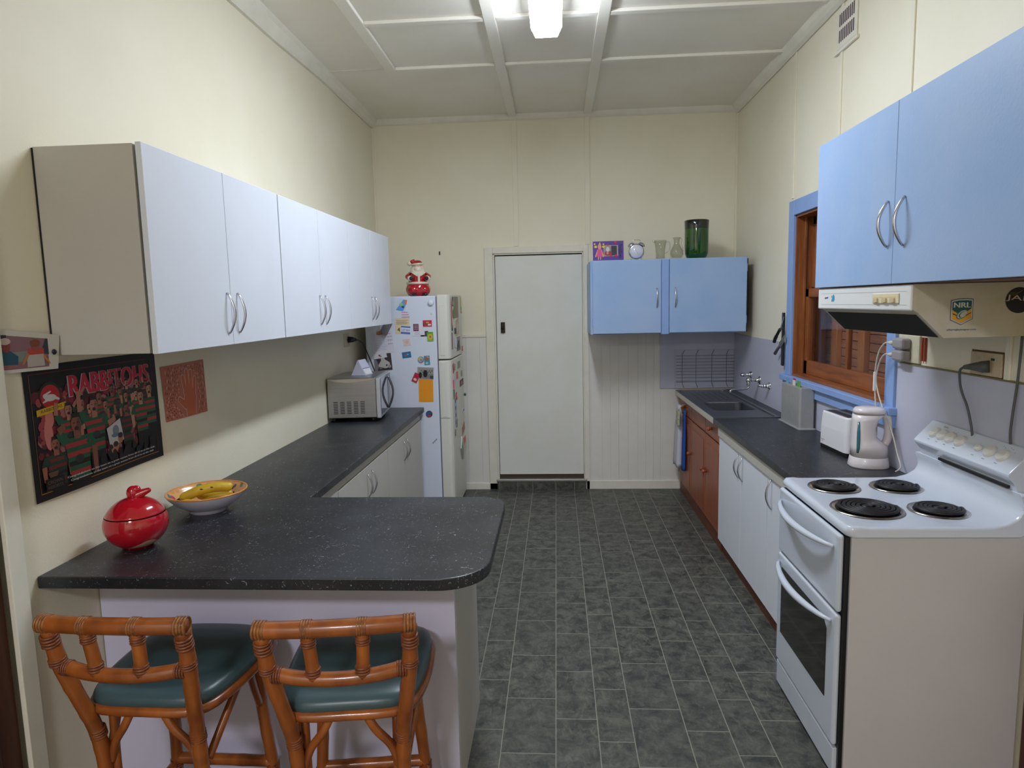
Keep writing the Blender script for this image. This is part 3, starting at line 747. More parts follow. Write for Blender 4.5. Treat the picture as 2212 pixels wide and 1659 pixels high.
for (u, v, a, c) in ((-2.775, 1.684, 0.012, 0.014), (-2.788, 1.675, 0.005, 0.006), (-2.792, 1.690, 0.003, 0.005)): f.ell(u, v, a, c, (58, 148, 186), 1)
f.build('front_print', fr)
sw = MB().box(1.1035, 1.108, 2.255, 2.435, 1.664, 1.697).build('switch_plate', mat('switch_cream', (224, 212, 176), 0.4), fr, bevel=0.008)
b = MB()
for y in (2.275, 2.33, 2.39): b.box(1.098, 1.1035, y, y+0.026, 1.668, 1.682)
b.box(1.1033, 1.1036, 2.27, 2.42, 1.683, 1.686); b.build('switch', mat('switch_tan', (206, 188, 146), 0.4), sw, bevel=0.001)
# stickers on the hood's camera-facing side
def on_y(yv): return Flat((0, yv, 0), (1, 0, 0), (0, 0, 1))
f = on_y(HY0-0.0012)
sx_, sz_ = 1.265, 1.635; W2, H2 = 0.034, 0.042
def shield(k, m, L): f.poly([(sx_-W2*k, sz_+H2*0.86*k), (sx_-W2*0.4*k, sz_+H2*0.97*k), (sx_+W2*0.4*k, sz_+H2*0.99*k), (sx_+W2*k, sz_+H2*0.94*k), (sx_+W2*k, sz_-H2*0.55*k), (sx_, sz_-H2*k), (sx_-W2*k, sz_-H2*0.62*k)], m, L)
shield(1.0, (92, 84, 110), 0); shield(0.94, (196, 200, 208), 1); shield(0.85, (22, 92, 92), 2)
f.poly([(sx_-0.029, sz_+0.006), (sx_-0.002, sz_-0.012), (sx_+0.029, sz_+0.010), (sx_+0.029, sz_-0.019), (sx_, sz_-0.035), (sx_-0.029, sz_-0.022)], (226, 168, 48), 3)
f.poly([(sx_-0.028, sz_-0.004), (sx_-0.012, sz_-0.011), (sx_-0.012, sz_-0.014), (sx_-0.028, sz_-0.0075)], (70, 48, 40), 4)
f.poly([(sx_+0.012, sz_-0.011), (sx_+0.028, sz_-0.001), (sx_+0.028, sz_-0.004), (sx_+0.012, sz_-0.014)], (70, 48, 40), 4)
f.ell(sx_, sz_-0.009, 0.0185, 0.0115, (40, 110, 96), 4, rot=0.65); f.ell(sx_+0.001, sz_-0.008, 0.017, 0.010, (186, 196, 190), 5, rot=0.65)
f.ell(sx_+0.002, sz_-0.009, 0.013, 0.0078, (40, 100, 90), 6, rot=0.65); f.ell(sx_+0.0045, sz_-0.0085, 0.0115, 0.0072, (196, 200, 192), 7, rot=0.65)
f.text('NRL', sx_-0.0265, sz_+0.013, 0.0165, (214, 214, 202), 4, width=0.052, bold=0.0009)
tag(f.build('sticker'), 'green and gold shield sticker reading NRL on the rangehood side', 'sticker')
f = on_y(HY0-0.0012); f.text('playrugbyleague.com', sx_-0.042, sz_-0.058, 0.0055, (96, 110, 118), 1, width=0.088, bold=0.0003)
tag(f.build('sticker'), 'thin line of grey web address lettering under the shield sticker', 'sticker')
f = on_y(HY0-0.0012); jx, jz = 1.434, 1.667
f.ell(jx, jz, 0.040, 0.040, (24, 22, 24), 1, 40); f.text('JAM', jx-0.036, jz+0.003, 0.016, (206, 186, 158), 2, width=0.078, rot=-0.10)
f.limb((jx-0.012, jz+0.004+0.014), (jx+0.008, jz+0.03), 0.0008, 0.0004, (140, 130, 90), 2); f.ell(jx-0.018, jz+0.02, 0.012, 0.006, (58, 62, 20), 2)
tag(f.build('sticker'), 'round black sticker lettered JAM on the rangehood side', 'sticker')

# ---------------------------------------------------------------- fridge
t = thing('fridge', 'tall white two-door fridge covered in magnets and papers', 'fridge', (-1.2, 5.5, 0))
FY = 5.150; FX = -0.823
bd = MB().box(-1.492, -0.930, FY, 5.845, 0.03, 1.765).build('body', fridge_m, t, bevel=0.006)
MB().box(-0.9305, -0.922, FY+0.006, 5.84, 0.05, 1.76).build('door_seal', mat('door_seal', (112, 108, 128), 0.7), t)
def fdoor(z0, z1):
    pr = [(-0.922, FY+0.002), (-0.862, FY+0.002), (-0.842, FY+0.008), (-0.829, FY+0.024), (FX, FY+0.055), (FX, 5.80), (-0.835, 5.84), (-0.922, 5.845)]
    return MB().prism(pr, 'z', z0, z1).build('door', fridge_d, t, bevel=0.006)
d1 = fdoor(1.272, 1.772); d2 = fdoor(0.05, 1.262)
for d, z0, z1 in ((d1, 1.30, 1.70), (d2, 0.815, 1.25)):
    MB().box(-0.905, -0.868, FY-0.0005, FY+0.004, z0, z1).build('grip_recess', fridge_d, d, bevel=0.002)
MB().box(-0.920, -0.850, FY-0.0002, FY+0.004, 0.806, 0.809).build('trim_line', mat('seam_grey', (150, 146, 140), 0.6), d2)
MB().box(-1.47, -0.84, FY+0.02, 5.83, 0.0, 0.05).build('plinth', mat('fridge_plinth', (90, 88, 88), 0.6), t)

# things on the fridge's side: (name, label, category, x0, x1, z0, z1, tilt deg, colours/painter)
def card(name, label, cat, u0, u1, v0, v1, base, draw=None, rot=0.0, face='side', group='magnets and papers on the fridge side', thick=0.0015, shape='rect', lift=0.0):
    w2, h2 = (u1-u0)/2, (v1-v0)/2; uc, vc = (u0+u1)/2, (v0+v1)/2; a = math.radians(rot)
    if face == 'side': R_ = Vector((math.cos(a), 0, math.sin(a))); U_ = Vector((-math.sin(a), 0, math.cos(a))); O_ = Vector((uc, FY-0.0005-lift, vc))
    else: R_ = Vector((0, math.cos(a), math.sin(a))); U_ = Vector((0, -math.sin(a), math.cos(a))); O_ = Vector((FX+0.0005+lift, uc, vc))
    N_ = R_.cross(U_)
    b = MB()
    if shape == 'rect': ring = [(-w2, -h2), (w2, -h2), (w2, h2), (-w2, h2)]
    elif shape == 'round': ring = [(w2*math.cos(2*PI*k/24), h2*math.sin(2*PI*k/24)) for k in range(24)]
    else: ring = [(x*w2, y*h2) for x, y in shape]
    P0 = [O_+R_*x+U_*y for x, y in ring]; P1 = [p+N_*thick for p in P0]; n_ = len(ring)
    b._mk(P0+P1, [tuple(range(n_))[::-1], tuple(range(n_, 2*n_))]+[(i, (i+1) % n_, n_+(i+1) % n_, n_+i) for i in range(n_)])
    o = b.build(name, flat(base) if not isinstance(base, bpy.types.Material) else base, org=O_)
    tag(o, label, cat, group)
    if draw:
        f = Flat(O_+N_*thick, R_, U_); draw(f, w2, h2); f.build('print', o)
    return o
def d_pool(f, a, b):
    f.poly([(-a, -b), (a*0.5, -b), (a, b*0.5), (a, b*0.9), (0.2*a, b)], (88, 158, 222)); f.ell(-0.1*a, 0.05*b, 0.45*a, 0.28*b, (150, 200, 120), 2)
    f.poly([(0.6*a, b*0.1), (a, b*0.2), (a, b), (0.5*a, b)], (226, 120, 70), 2); f.ell(0.35*a, -0.3*b, 0.3*a, 0.16*b, (40, 40, 150), 3)
card('fridge_magnet', 'blue and orange magnet tilted at the top corner by the wall cupboard', 'magnet', -1.232, -1.158, 1.655, 1.745, (206, 214, 228), d_pool, rot=-12)
def d_lines(col, n=5, w=0.8, h=0.10):
    def g(f, a, b):
        for k in range(n):
            v = b*(0.75-1.5*k/max(n-1, 1)); f.rect(-a*w, v-b*h/2, a*w*(0.6+0.4*((k*37) % 5)/4), v+b*h/2, col)
    return g
card('paper_note', 'scrap of paper with pink handwriting under the tilted blue magnet', 'note', -1.205, -1.13, 1.60, 1.648, (212, 214, 226), d_lines((206, 110, 150), 3, 0.8, 0.22))
def d_beige(f, a, b):
    for k, v in enumerate((0.7, 0.5, 0.36, 0.22)): f.rect(-a*0.85, b*v, a*(0.8-0.2*(k % 2)), b*(v+0.05), (140, 118, 88))
    f.text('4', -a*0.72, -b*0.72, 0.030, (40, 26, 24), 2, bold=0.001); f.rect(-a*0.1, -b*0.85, 0.98*a, -b*0.0, (226, 214, 180), 1)
card('appointment_card', 'beige printed card with a large figure 4', 'card', -1.252, -1.138, 1.478, 1.598, (222, 202, 164), d_beige)
def d_num(f, a, b):
    f.rect(-a, b*0.62, a, b, (66, 112, 190)); f.rect(-a, -b, a, -b*0.6, (66, 112, 190)); f.text('137 464', -a*0.88, -b*0.30, 0.015, (40, 70, 150), 2, width=a*1.72)
card('phone_number_magnet', 'blue and white phone number magnet over the beige card', 'magnet', -1.207, -1.134, 1.478, 1.535, (214, 218, 232), d_num, rot=-5, lift=0.003)
def d_maroon(f, a, b):
    f.rect(-a*0.82, -b*0.2, a*0.1, b*0.92, (96, 24, 58), 1)
    for k in range(5): f.rect(-a*0.7, b*(0.72-0.18*k), a*0.0, b*(0.78-0.18*k), (206, 180, 200), 2)
    for k in range(3): f.rect(-a*0.6, -b*(0.45+0.16*k), a*0.3, -b*(0.41+0.16*k), (170, 160, 180), 2)
card('price_notice', 'white paper with a maroon printed block', 'note', -1.118, -1.028, 1.455, 1.555, (220, 218, 226), d_maroon)
card('magnetic_strip', 'dark grey L-shaped magnet tucked behind the green card', 'magnet', -1.055, -0.995, 1.453, 1.495, (66, 62, 78), None, shape=[(-1, -1), (1, -1), (1, 1), (0.1, 1), (0.1, -0.5), (-1, -0.5)])
def d_red(f, a, b):
    f.ell(-a*0.1, 0.1*b, a*0.5, b*0.5, (90, 84, 70), 1); f.ell(a*0.05, 0.3*b, a*0.4, b*0.3, (206, 140, 60), 2); f.ell(a*0.45, -b*0.4, a*0.4, b*0.28, (206, 206, 200), 3)
card('fridge_magnet', 'red rounded card magnet with a mottled picture, near the door edge', 'magnet', -1.034, -0.964, 1.528, 1.578, (196, 40, 62), d_red)
def d_green(f, a, b):
    f.ell(0, -0.05*b, a*0.72, b*0.62, (222, 166, 62), 1); f.ell(0, -0.05*b, a*0.3, b*0.28, (150, 110, 60), 2); f.rect(-a*0.8, b*0.75, a*0.6, b*0.9, (60, 120, 40), 2)
card('fridge_magnet', 'green card magnet with an orange flower shape', 'magnet', -1.004, -0.955, 1.415, 1.487, (122, 176, 44), d_green, rot=2, lift=0.002)
card('sticky_note', 'small faded pink square note', 'note', -1.193, -1.138, 1.385, 1.436, (222, 196, 184), lambda f, a, b: f.ell(0, 0, a*0.5, b*0.5, (208, 178, 170), 1), rot=8)
card('fridge_magnet', 'blue card magnet with small orange figures', 'magnet', -1.207, -1.137, 1.288, 1.335, (34, 110, 160), lambda f, a, b: (f.ell(-a*0.25, -b*0.1, a*0.3, b*0.45, (176, 84, 60), 1), f.ell(a*0.3, b*0.1, a*0.22, b*0.25, (96, 190, 190), 2)), rot=7)
card('fridge_magnet', 'round yellow and blue disc magnet', 'magnet', -1.086, -1.036, 1.244, 1.298, (122, 130, 160), lambda f, a, b: (f.ell(-a*0.1, b*0.15, a*0.75, b*0.7, (196, 190, 90), 1), f.ell(0, 0, a*0.45, b*0.45, (150, 166, 190), 2), f.ell(a*0.1, -b*0.05, a*0.16, b*0.16, (70, 80, 90), 3)), shape='round')
card('fridge_magnet', 'teal card magnet with an orange fish shape beside the round disc', 'magnet', -1.035, -0.990, 1.230, 1.302, (70, 142, 160), lambda f, a, b: (f.ell(0, b*0.35, a*0.7, b*0.4, (176, 92, 44), 1), f.limb((0, b*0.8), (a*0.7, b*0.6), 0.002, 0.004, (226, 190, 180), 2), f.ell(-a*0.1, -b*0.6, a*0.5, b*0.25, (160, 200, 190), 2)), rot=3)
def d_group(f, a, b):
    f.rect(-a*0.96, -b*0.1, a*0.96, b*0.92, (150, 148, 142)); f.rect(-a*0.96, -b*0.94, a*0.96, -b*0.1, (128, 126, 120))
    for k in range(9): f.ell(-a*0.5+0.16*a*k, b*(0.4-0.25*(k % 2)), a*0.07, b*0.16, (96-8*(k % 3), 92, 84), 2)
    f.ell(-a*0.62, -b*0.35, a*0.2, b*0.5, (26, 22, 24), 3); f.ell(-a*0.02, -b*0.1, a*0.26, b*0.6, (22, 20, 24), 3); f.rect(a*0.55, -b*0.9, a*0.95, -b*0.4, (60, 60, 70), 3)
card('snapshot', 'grey group snapshot above the orange envelope', 'photo', -1.093, -0.962, 1.118, 1.214, (196, 196, 200), d_group, rot=-3, lift=0.002)
card('fridge_magnet', 'red tilted card magnet tucked against the grey group snapshot', 'magnet', -1.128, -1.083, 1.094, 1.168, (190, 34, 60), lambda f, a, b: (f.ell(0, -0.4*b, a*0.6, b*0.28, (216, 196, 196), 1), f.rect(-a*0.6, b*0.2, a*0.6, b*0.5, (150, 20, 46), 1)), rot=-26, lift=0.003)
card('envelope', 'orange paper envelope hanging on the fridge side', 'envelope', -1.086, -0.972, 0.938, 1.124, (236, 152, 26), lambda f, a, b: f.rect(-a, b*0.0, a, b*0.006, (210, 128, 20), 1), rot=-1)
card('fridge_magnet', 'round dark picture button magnet low on the fridge, by the bench end', 'magnet', -1.037, -0.984, 0.815, 0.868, (48, 56, 84), lambda f, a, b: (f.ell(-a*0.4, 0, a*0.45, b*0.6, (46, 86, 170), 1), f.ell(0, -b*0.5, a*0.5, b*0.35, (190, 40, 60), 2), f.ell(a*0.3, b*0.35, a*0.4, b*0.35, (60, 96, 80), 2)), shape='round', thick=0.004)
o = MB().lathe([(0, 0), (0.024, 0), (0.022, 0.010), (0.012, 0.016), (0, 0.017)], (0, 0, 0), 24, 'y'); o.xf(Matrix.Translation((-0.966, FY-0.0005, 1.71)) @ Matrix.Rotation(PI, 4, 'Z'))
tag(o.build('magnetic_hook', fridge_m), 'round white magnetic hook near the fridge top edge', 'hook')
card('fridge_magnet', 'tiny yellow dot magnet on its own', 'magnet', -0.972, -0.958, 1.618, 1.632, (206, 206, 140), None, shape='round')
b = MB().box(-1.352, -1.295, FY-0.03, FY-0.001, 1.475, 1.575); b.xf(Matrix.Translation((-1.32, 0, 1.52)) @ Matrix.Rotation(math.radians(28), 4, 'Y') @ Matrix.Translation((1.32, 0, -1.52)))
tag(b.build('bulldog_clip', mat('clip_grey', (108, 108, 110), 0.4), bevel=0.003), 'grey bulldog clip magnet tilted above the handwritten list', 'clip')
card('bottle_magnet', 'small bottle-shaped magnet with an orange base', 'magnet', -1.405, -1.358, 1.47, 1.545, (188, 190, 196), lambda f, a, b: (f.ell(0, -b*0.55, a*0.9, b*0.4, (196, 106, 62), 1)), shape=[(-1, -0.9), (1, -0.9), (1, -0.1), (0.4, 0.3), (0.4, 1), (-0.4, 1), (-0.4, 0.3), (-1, -0.1)])
def d_hand(f, a, b):
    for k in range(11): f.limb((-a*0.85, b*(0.8-0.15*k)), (a*(0.2+0.1*(k % 3)), b*(0.84-0.15*k)), 0.0007, 0.0007, (150, 146, 190), 1)
    for k in range(3): f.limb((a*0.55, b*(0.55-0.35*k)), (a*0.92, b*(0.55-0.35*k)), 0.0012, 0.0012, (90, 60, 90), 1); f.limb((a*0.50, b*(0.62-0.35*k)), (a*0.55, b*(0.46-0.35*k)), 0.0015, 0.001, (190, 60, 80), 2)
    f.rect(a*0.3, b*0.8, a*0.8, b*0.87, (206, 110, 130), 1)
card('handwritten_list', 'white handwritten list with bracket marks above the black and white portrait', 'note', -1.442, -1.272, 1.330, 1.490, (214, 212, 224), d_hand, rot=4)
card('torn_flyer', 'torn white flyer with a small red and green mark', 'note', -1.435, -1.33, 1.288, 1.335, (216, 214, 220), lambda f, a, b: (f.ell(-a*0.1, 0, a*0.16, b*0.3, (190, 60, 60), 1), f.ell(a*0.05, -b*0.4, a*0.16, b*0.2, (60, 140, 90), 1)), rot=9, lift=0.0015)
def d_bw(f, a, b):
    f.rect(-a, -b, a, b, (62, 50, 56)); f.poly([(-a*0.2, b*0.95), (a*0.15, b*0.95), (a*0.25, b*0.3), (a*0.75, -b*0.1), (a*0.8, -b*0.6), (a*0.3, -b*0.75), (-a*0.4, -b*0.8), (-a*0.6, -b*0.4), (-a*0.2, b*0.2)], (188, 184, 178), 2)
    f.poly([(-a, b*0.4), (-a*0.7, b*0.3), (-a*0.5, -b*0.5), (-a*0.7, -b), (-a, -b)], (130, 124, 128), 2)
    f.ell(a*0.4, -b*0.4, a*0.1, b*0.12, (60, 54, 60), 3); f.ell(a*0.72, -b*0.55, a*0.17, b*0.2, (150, 148, 152), 3); f.limb((-a*0.5, -b*0.62), (a*0.4, -b*0.85), 0.004, 0.003, (30, 26, 30), 3)
card('portrait_print', 'black and white portrait print above the microwave', 'photo', -1.432, -1.292, 1.192, 1.325, (206, 206, 210), d_bw, rot=4)
card('paint_scuff_sticker', 'small grey bird-shaped sticker low on the fridge side', 'sticker', -0.995, -0.955, 0.60, 0.645, (176, 180, 194), lambda f, a, b: (f.limb((-a*0.9, -b*0.7), (a*0.5, b*0.5), 0.002, 0.003, (120, 120, 134), 1), f.ell(a*0.8, b*0.7, 0.004, 0.004, (80, 80, 96), 2)), shape=[(-1, -1), (-0.6, -1), (1, 0.6), (0.9, 1), (-0.9, -0.5)], thick=0.0004)
# things on the fridge doors
FG = 'magnets and papers on the fridge doors'
def fcard(name, label, cat, *a, **k): k.setdefault('group', FG); k['face'] = 'front'; return card(name, label, cat, *a, **k)
fcard('pennant', 'tall red and gold pennant on the freezer door', 'pennant', 5.222, 5.262, 1.53, 1.748, (184, 66, 60), lambda f, a, b: f.rect(-a*0.5, -b*0.8, a*0.5, -b*0.1, (196, 140, 84), 1), shape=[(-1, -1), (1, -1), (1, 0.5), (0, 1), (-1, 0.5)])
fcard('snapshot', 'dark strip photo under the red pennant', 'photo', 5.225, 5.285, 1.488, 1.53, (60, 46, 76), d_group)
fcard('snapshot', 'small grey photo at the top of the freezer door', 'photo', 5.285, 5.345, 1.68, 1.755, (120, 120, 122), d_bw)
fcard('poster', 'large brown calendar picture at the top of the freezer door', 'poster', 5.37, 5.61, 1.585, 1.757, (150, 138, 126), lambda f, a, b: (f.rect(-a*0.2, -b, a*0.05, b, (120, 106, 92), 1), f.ell(-a*0.5, -b*0.1, a*0.35, b*0.4, (146, 142, 70), 2)))
fcard('greeting_card', 'olive green card overlapping the brown calendar picture', 'card', 5.30, 5.42, 1.597, 1.665, (128, 130, 70), None, lift=0.003, rot=20)
fcard('ribbon', 'yellow and green ribbon at the far edge of the freezer door', 'ribbon', 5.755, 5.80, 1.617, 1.758, (186, 196, 40), lambda f, a, b: (f.rect(-a, -b*0.6, a, -b*0.2, (70, 150, 100), 1), f.rect(-a, -b, a, -b*0.7, (180, 84, 40), 1)))
fcard('paper_note', 'bright white note low on the freezer door', 'note', 5.35, 5.46, 1.345, 1.424, (224, 222, 236), None, rot=-6, lift=0.002)
fcard('snapshot', 'purple-grey photo behind the bright white note', 'photo', 5.47, 5.66, 1.310, 1.425, (122, 104, 112), d_group)
fcard('greeting_card', 'tan folded card in the middle of the freezer door', 'card', 5.45, 5.60, 1.442, 1.573, (196, 172, 136), lambda f, a, b: f.ell(0, 0, a*0.5, b*0.7, (216, 206, 190), 1), rot=8)
fcard('fridge_magnet', 'small dark magnet in the middle of the freezer door', 'magnet', 5.37, 5.44, 1.458, 1.505, (62, 66, 74), None, thick=0.005)
fcard('snapshot', 'narrow photo strip near the lower near corner of the freezer door', 'photo', 5.215, 5.255, 1.342, 1.475, (112, 84, 104), lambda f, a, b: f.rect(-a*0.2, -b, a*0.8, 0, (176, 84, 74), 1))
fcard('fridge_magnet', 'small reddish magnet at the bottom far corner of the freezer door', 'magnet', 5.745, 5.795, 1.292, 1.335, (190, 110, 76), None, thick=0.004)
fcard('fridge_magnet', 'red kangaroo-shaped magnet at the top of the lower fridge door', 'magnet', 5.212, 5.262, 1.155, 1.228, (190, 62, 70), None, thick=0.004, rot=14)
fcard('fridge_magnet', 'grey-green leaf-shaped magnet at the top of the lower fridge door', 'magnet', 5.275, 5.34, 1.168, 1.222, (136, 150, 136), None, thick=0.004, shape='round')
fcard('fridge_magnet', 'pale green rectangular magnet at the top of the lower fridge door', 'magnet', 5.455, 5.61, 1.165, 1.222, (152, 158, 140), lambda f, a, b: f.rect(-a*0.4, -b, a*0.2, b, (120, 132, 114), 1), thick=0.004)
fcard('fridge_magnet', 'orange square magnet beside the large white note', 'magnet', 5.385, 5.465, 1.088, 1.145, (206, 112, 78), None, thick=0.004)
fcard('fridge_magnet', 'olive upright magnet at the far side of the lower fridge door', 'magnet', 5.65, 5.715, 1.080, 1.127, (150, 152, 126), None, thick=0.004)
fcard('paper_note', 'large white note with faint writing on the lower fridge door', 'note', 5.235, 5.36, 1.052, 1.150, (218, 216, 222), d_lines((176, 172, 186), 6, 0.7, 0.05), rot=-5)
fcard('fridge_magnet', 'bright pink magnet under the large white note', 'magnet', 5.21, 5.245, 1.028, 1.10, (222, 96, 130), None, thick=0.004)
fcard('fridge_magnet', 'dark maroon card magnet at the far side of the lower fridge door', 'magnet', 5.57, 5.78, 1.0, 1.055, (80, 46, 62), lambda f, a, b: f.ell(0.1*a, -0.1*b, a*0.4, b*0.6, (190, 126, 96), 1))
fcard('fridge_magnet', 'green and red tag magnet half way down the lower fridge door', 'magnet', 5.212, 5.262, 0.946, 1.02, (88, 112, 90), lambda f, a, b: f.rect(-a, -b, a, -b*0.6, (110, 180, 70), 1), thick=0.003)
fcard('fridge_magnet', 'red figure magnet half way down the lower fridge door', 'magnet', 5.31, 5.40, 0.92, 0.985, (176, 66, 74), lambda f, a, b: f.ell(a*0.4, b*0.2, a*0.5, b*0.6, (210, 204, 180), 1), shape='round', thick=0.004)
g_ = MB().ball((FX+0.010, 5.80, 0.905), 0.013, sx=0.9); tag(g_.build('fridge_magnet', mat('green_knob', (30, 110, 74), 0.3)), 'dark green round knob magnet sticking out at the far door edge', 'magnet', FG)
fcard('photo_strip', 'long strip of blue-grey passport photos', 'photo', 5.25, 5.34, 0.72, 0.95, (176, 180, 200), lambda f, a, b: [f.ell(0, b*(0.75-0.5*k), a*0.6, b*0.15, (96, 92, 124), 1) for k in range(4)])
fcard('fridge_magnet', 'white button magnet with a dark centre', 'magnet', 5.68, 5.77, 0.758, 0.80, (206, 206, 214), lambda f, a, b: f.ell(0, 0, a*0.5, b*0.5, (70, 60, 110), 1), shape='round', thick=0.004)
fcard('fridge_magnet', 'narrow olive tag magnet below the passport photos', 'magnet', 5.30, 5.365, 0.70, 0.765, (140, 140, 110), None, thick=0.003)
fcard('fridge_magnet', 'round brass-coloured disc magnet low on the fridge door', 'magnet', 5.212, 5.27, 0.643, 0.70, (136, 128, 104), lambda f, a, b: f.ell(0, 0, a*0.55, b*0.55, (176, 170, 140), 1), shape='round', thick=0.004)
fcard('fridge_magnet', 'brown twisted magnet above the bundle of papers', 'magnet', 5.62, 5.76, 0.59, 0.655, (166, 124, 96), None, thick=0.004, rot=15)
fcard('paper_bundle', 'crumpled bundle of white papers with an orange one on top', 'papers', 5.47, 5.78, 0.372, 0.578, (206, 204, 192), lambda f, a, b: (f.poly([(0, 0.1*b), (a*0.8, 0.3*b), (a*0.6, b*0.9), (-a*0.1, b*0.7)], (226, 116, 66), 2), f.poly([(-a*0.9, b*0.2), (-a*0.4, -b*0.9), (-a*0.2, -b*0.4), (-a*0.5, b*0.8)], (120, 142, 120), 1)), shape=[(-0.8, 0.1), (-0.3, -1), (0.3, -0.8), (1, -0.3), (0.8, 0.8), (0.1, 0.7), (-0.5, 1)], thick=0.012)

# ceramic jolly man jar on the fridge
t = thing('cookie_jar', 'glazed ceramic jar shaped as a bearded man in a red and white winter suit', 'cookie jar', (-1.112, 5.40, 1.7655), math.radians(18))
wg_ = mat('white_glaze', (226, 216, 196), 0.15, coat=0.5); bl_ = mat('black_glaze', (18, 18, 30), 0.12, coat=0.5); skin_ = mat('pink_glaze', (222, 170, 150), 0.2, coat=0.4)
MB().lathe([(0, 0), (0.060, 0.0), (0.082, 0.012), (0.098, 0.040), (0.100, 0.062), (0.090, 0.090), (0.084, 0.104), (0.078, 0.112), (0.074, 0.135), (0.070, 0.170), (0.060, 0.188), (0, 0.188)], seg=36).build('body', red_gl, t, local=True)
MB().lathe([(0.080, 0.096), (0.092, 0.098), (0.092, 0.114), (0.078, 0.116)], seg=36).build('belt', wg_, t, local=True)
b = MB(); b.ball((0.042, -0.052, 0.049), 0.050, sz=0.95); b.ball((-0.042, -0.052, 0.049), 0.050, sz=0.95); b.build('trousers', red_gl, t, local=True)
b = MB(); b.box(-0.009, 0.009, -0.084, -0.062, 0.114, 0.180); b.prism([(-0.062, 0.190), (0.062, 0.190), (0.030, 0.166), (0.0, 0.150), (-0.030, 0.166)], 'y', -0.078, -0.04); b.build('coat_trim', wg_, t, bevel=0.004, local=True)
b = MB().lathe([(0.066, 0.188), (0.068, 0.194), (0.060, 0.210), (0.050, 0.232), (0.044, 0.245), (0.0, 0.250)], seg=30); b.ball((0, -0.035, 0.212), 0.036, sz=1.0); b.build('beard', wg_, t, local=True)
b = MB(); b.ball((0, -0.024, 0.243), 0.032, sz=0.7); b.ball((0, -0.056, 0.240), 0.007); b.build('face', skin_, t, local=True)
b = MB(); b.ball((0.011, -0.0535, 0.249), 0.0025, seg=8, rings=6); b.ball((-0.011, -0.0535, 0.249), 0.0025, seg=8, rings=6); b.build('eyes', bl_, t, local=True)
b = MB(); b.tube([(0.044*math.cos(2*PI*k/24), -0.008+0.044*math.sin(2*PI*k/24), 0.256+0.004*math.cos(2*PI*k/24)) for k in range(24)], 0.009, 8, closed=True); b.ball((-0.062, 0.005, 0.262), 0.018); b.build('hat_trim', wg_, t, local=True)
b = MB().lathe([(0.044, 0.254), (0.042, 0.270), (0.030, 0.284), (0.0, 0.291)], (0, -0.006, 0), seg=28); b.tube([(-0.02, 0, 0.278), (-0.045, 0.002, 0.276), (-0.058, 0.005, 0.266)], [0.022, 0.016, 0.008], 12); b.build('hat', red_gl, t, local=True)
for s_ in (-1, 1):
    a = MB().tube([(s_*0.060, 0.0, 0.178), (s_*0.084, -0.028, 0.156), (s_*0.070, -0.068, 0.142)], [0.020, 0.021, 0.018], 14).build('arm', red_gl, t, local=True)
    MB().tube([(s_*0.072, -0.062, 0.142), (s_*0.066, -0.074, 0.142)], 0.022, 16).build('cuff', wg_, a, local=True)
    MB().ball((s_*0.060, -0.086, 0.142), 0.017).build('mitten', bl_, a, local=True)
    MB().ball((s_*0.045, -0.098, 0.0155), 0.022, sy=1.25, sz=0.65).build('boot', bl_, t, local=True)

# ---------------------------------------------------------------- microwave with calendar and cord
RM = math.radians(6)
t = thing('microwave_oven', 'silver microwave with mirrored door at the end of the bench', 'microwave', (-1.215, 4.49, 0.9), RM)
MB().box(-0.362, -0.032, 0.0, 0.475, 0.030, 0.308).build('casing', steel, t, bevel=0.005, local=True)
MB().box(-0.031, -0.001, -0.004, 0.478, 0.026, 0.306).build('door_frame', mat('silver_paint', (196, 200, 206), 0.3, 0.5), t, bevel=0.006, local=True)
dm = MB().box(0.0, 0.002, 0.012, 0.31, 0.05, 0.298).build('door', mat('mirrored_door', (186, 186, 190), 0.05, 0.95), t, local=True)
pts = [(0.004+0.036*math.sin(PI*k/16), 0.325, 0.05+0.24*k/16) for k in range(17)]
MB().tube(pts, 0.008, 10).build('handle', mat('handle_steel', (120, 120, 130), 0.15, 1.0), dm, local=True)
MB().box(0.0, 0.002, 0.35, 0.47, 0.05, 0.295).build('control_panel', mat('mw_panel', (150, 150, 156), 0.25, 0.5), t, local=True)
b = MB()
for cxx in range(5):
    for rz in range(8): b.box(-0.325+cxx*0.046, -0.295+cxx*0.046, -0.0008, 0.001, 0.062+rz*0.0112, 0.0665+rz*0.0112)
b.build('vents', mat('vent_black', (20, 18, 40), 0.8), t, local=True)
b = MB(); prf = [(-0.355, 0.300), (-0.30, 0.285), (-0.22, 0.276), (-0.14, 0.280), (-0.06, 0.296), (-0.04, 0.301), (-0.355, 0.301)]
b.prism([(x, z) for x, z in prf], 'y', -0.006, 0.004); b.build('top_curve', mat('silver_curve', (214, 212, 208), 0.22, 1.0), t, local=True)
for x, y in ((-0.33, 0.03), (-0.06, 0.03), (-0.33, 0.44), (-0.06, 0.44)): MB().lathe([(0, 0), (0.014, 0), (0.016, 0.031), (0, 0.031)], (x, y, 0), 14).build('foot', black_m, t, local=True)
MB().lathe([(0, -0.001), (0.004, -0.001), (0.004, 0.001)], (-0.17, 0, 0.045), 12, 'y').build('screw', chrome, t, local=True)
t = thing('desk_calendar', 'small white tent calendar standing on the microwave', 'calendar', (-1.40, 4.70, 1.209), math.radians(12))
b = MB(); b.prism([(-0.055, 0.0), (0.055, 0.0), (0.052, 0.004), (0.002, 0.108), (-0.002, 0.108), (-0.052, 0.004)], 'x', -0.062, 0.062)
b.xf(Matrix.Rotation(PI/2-0.35, 4, 'Z')); b.build('stand', mat('calendar_card', (196, 196, 214), 0.6), t, local=True)
b = MB()
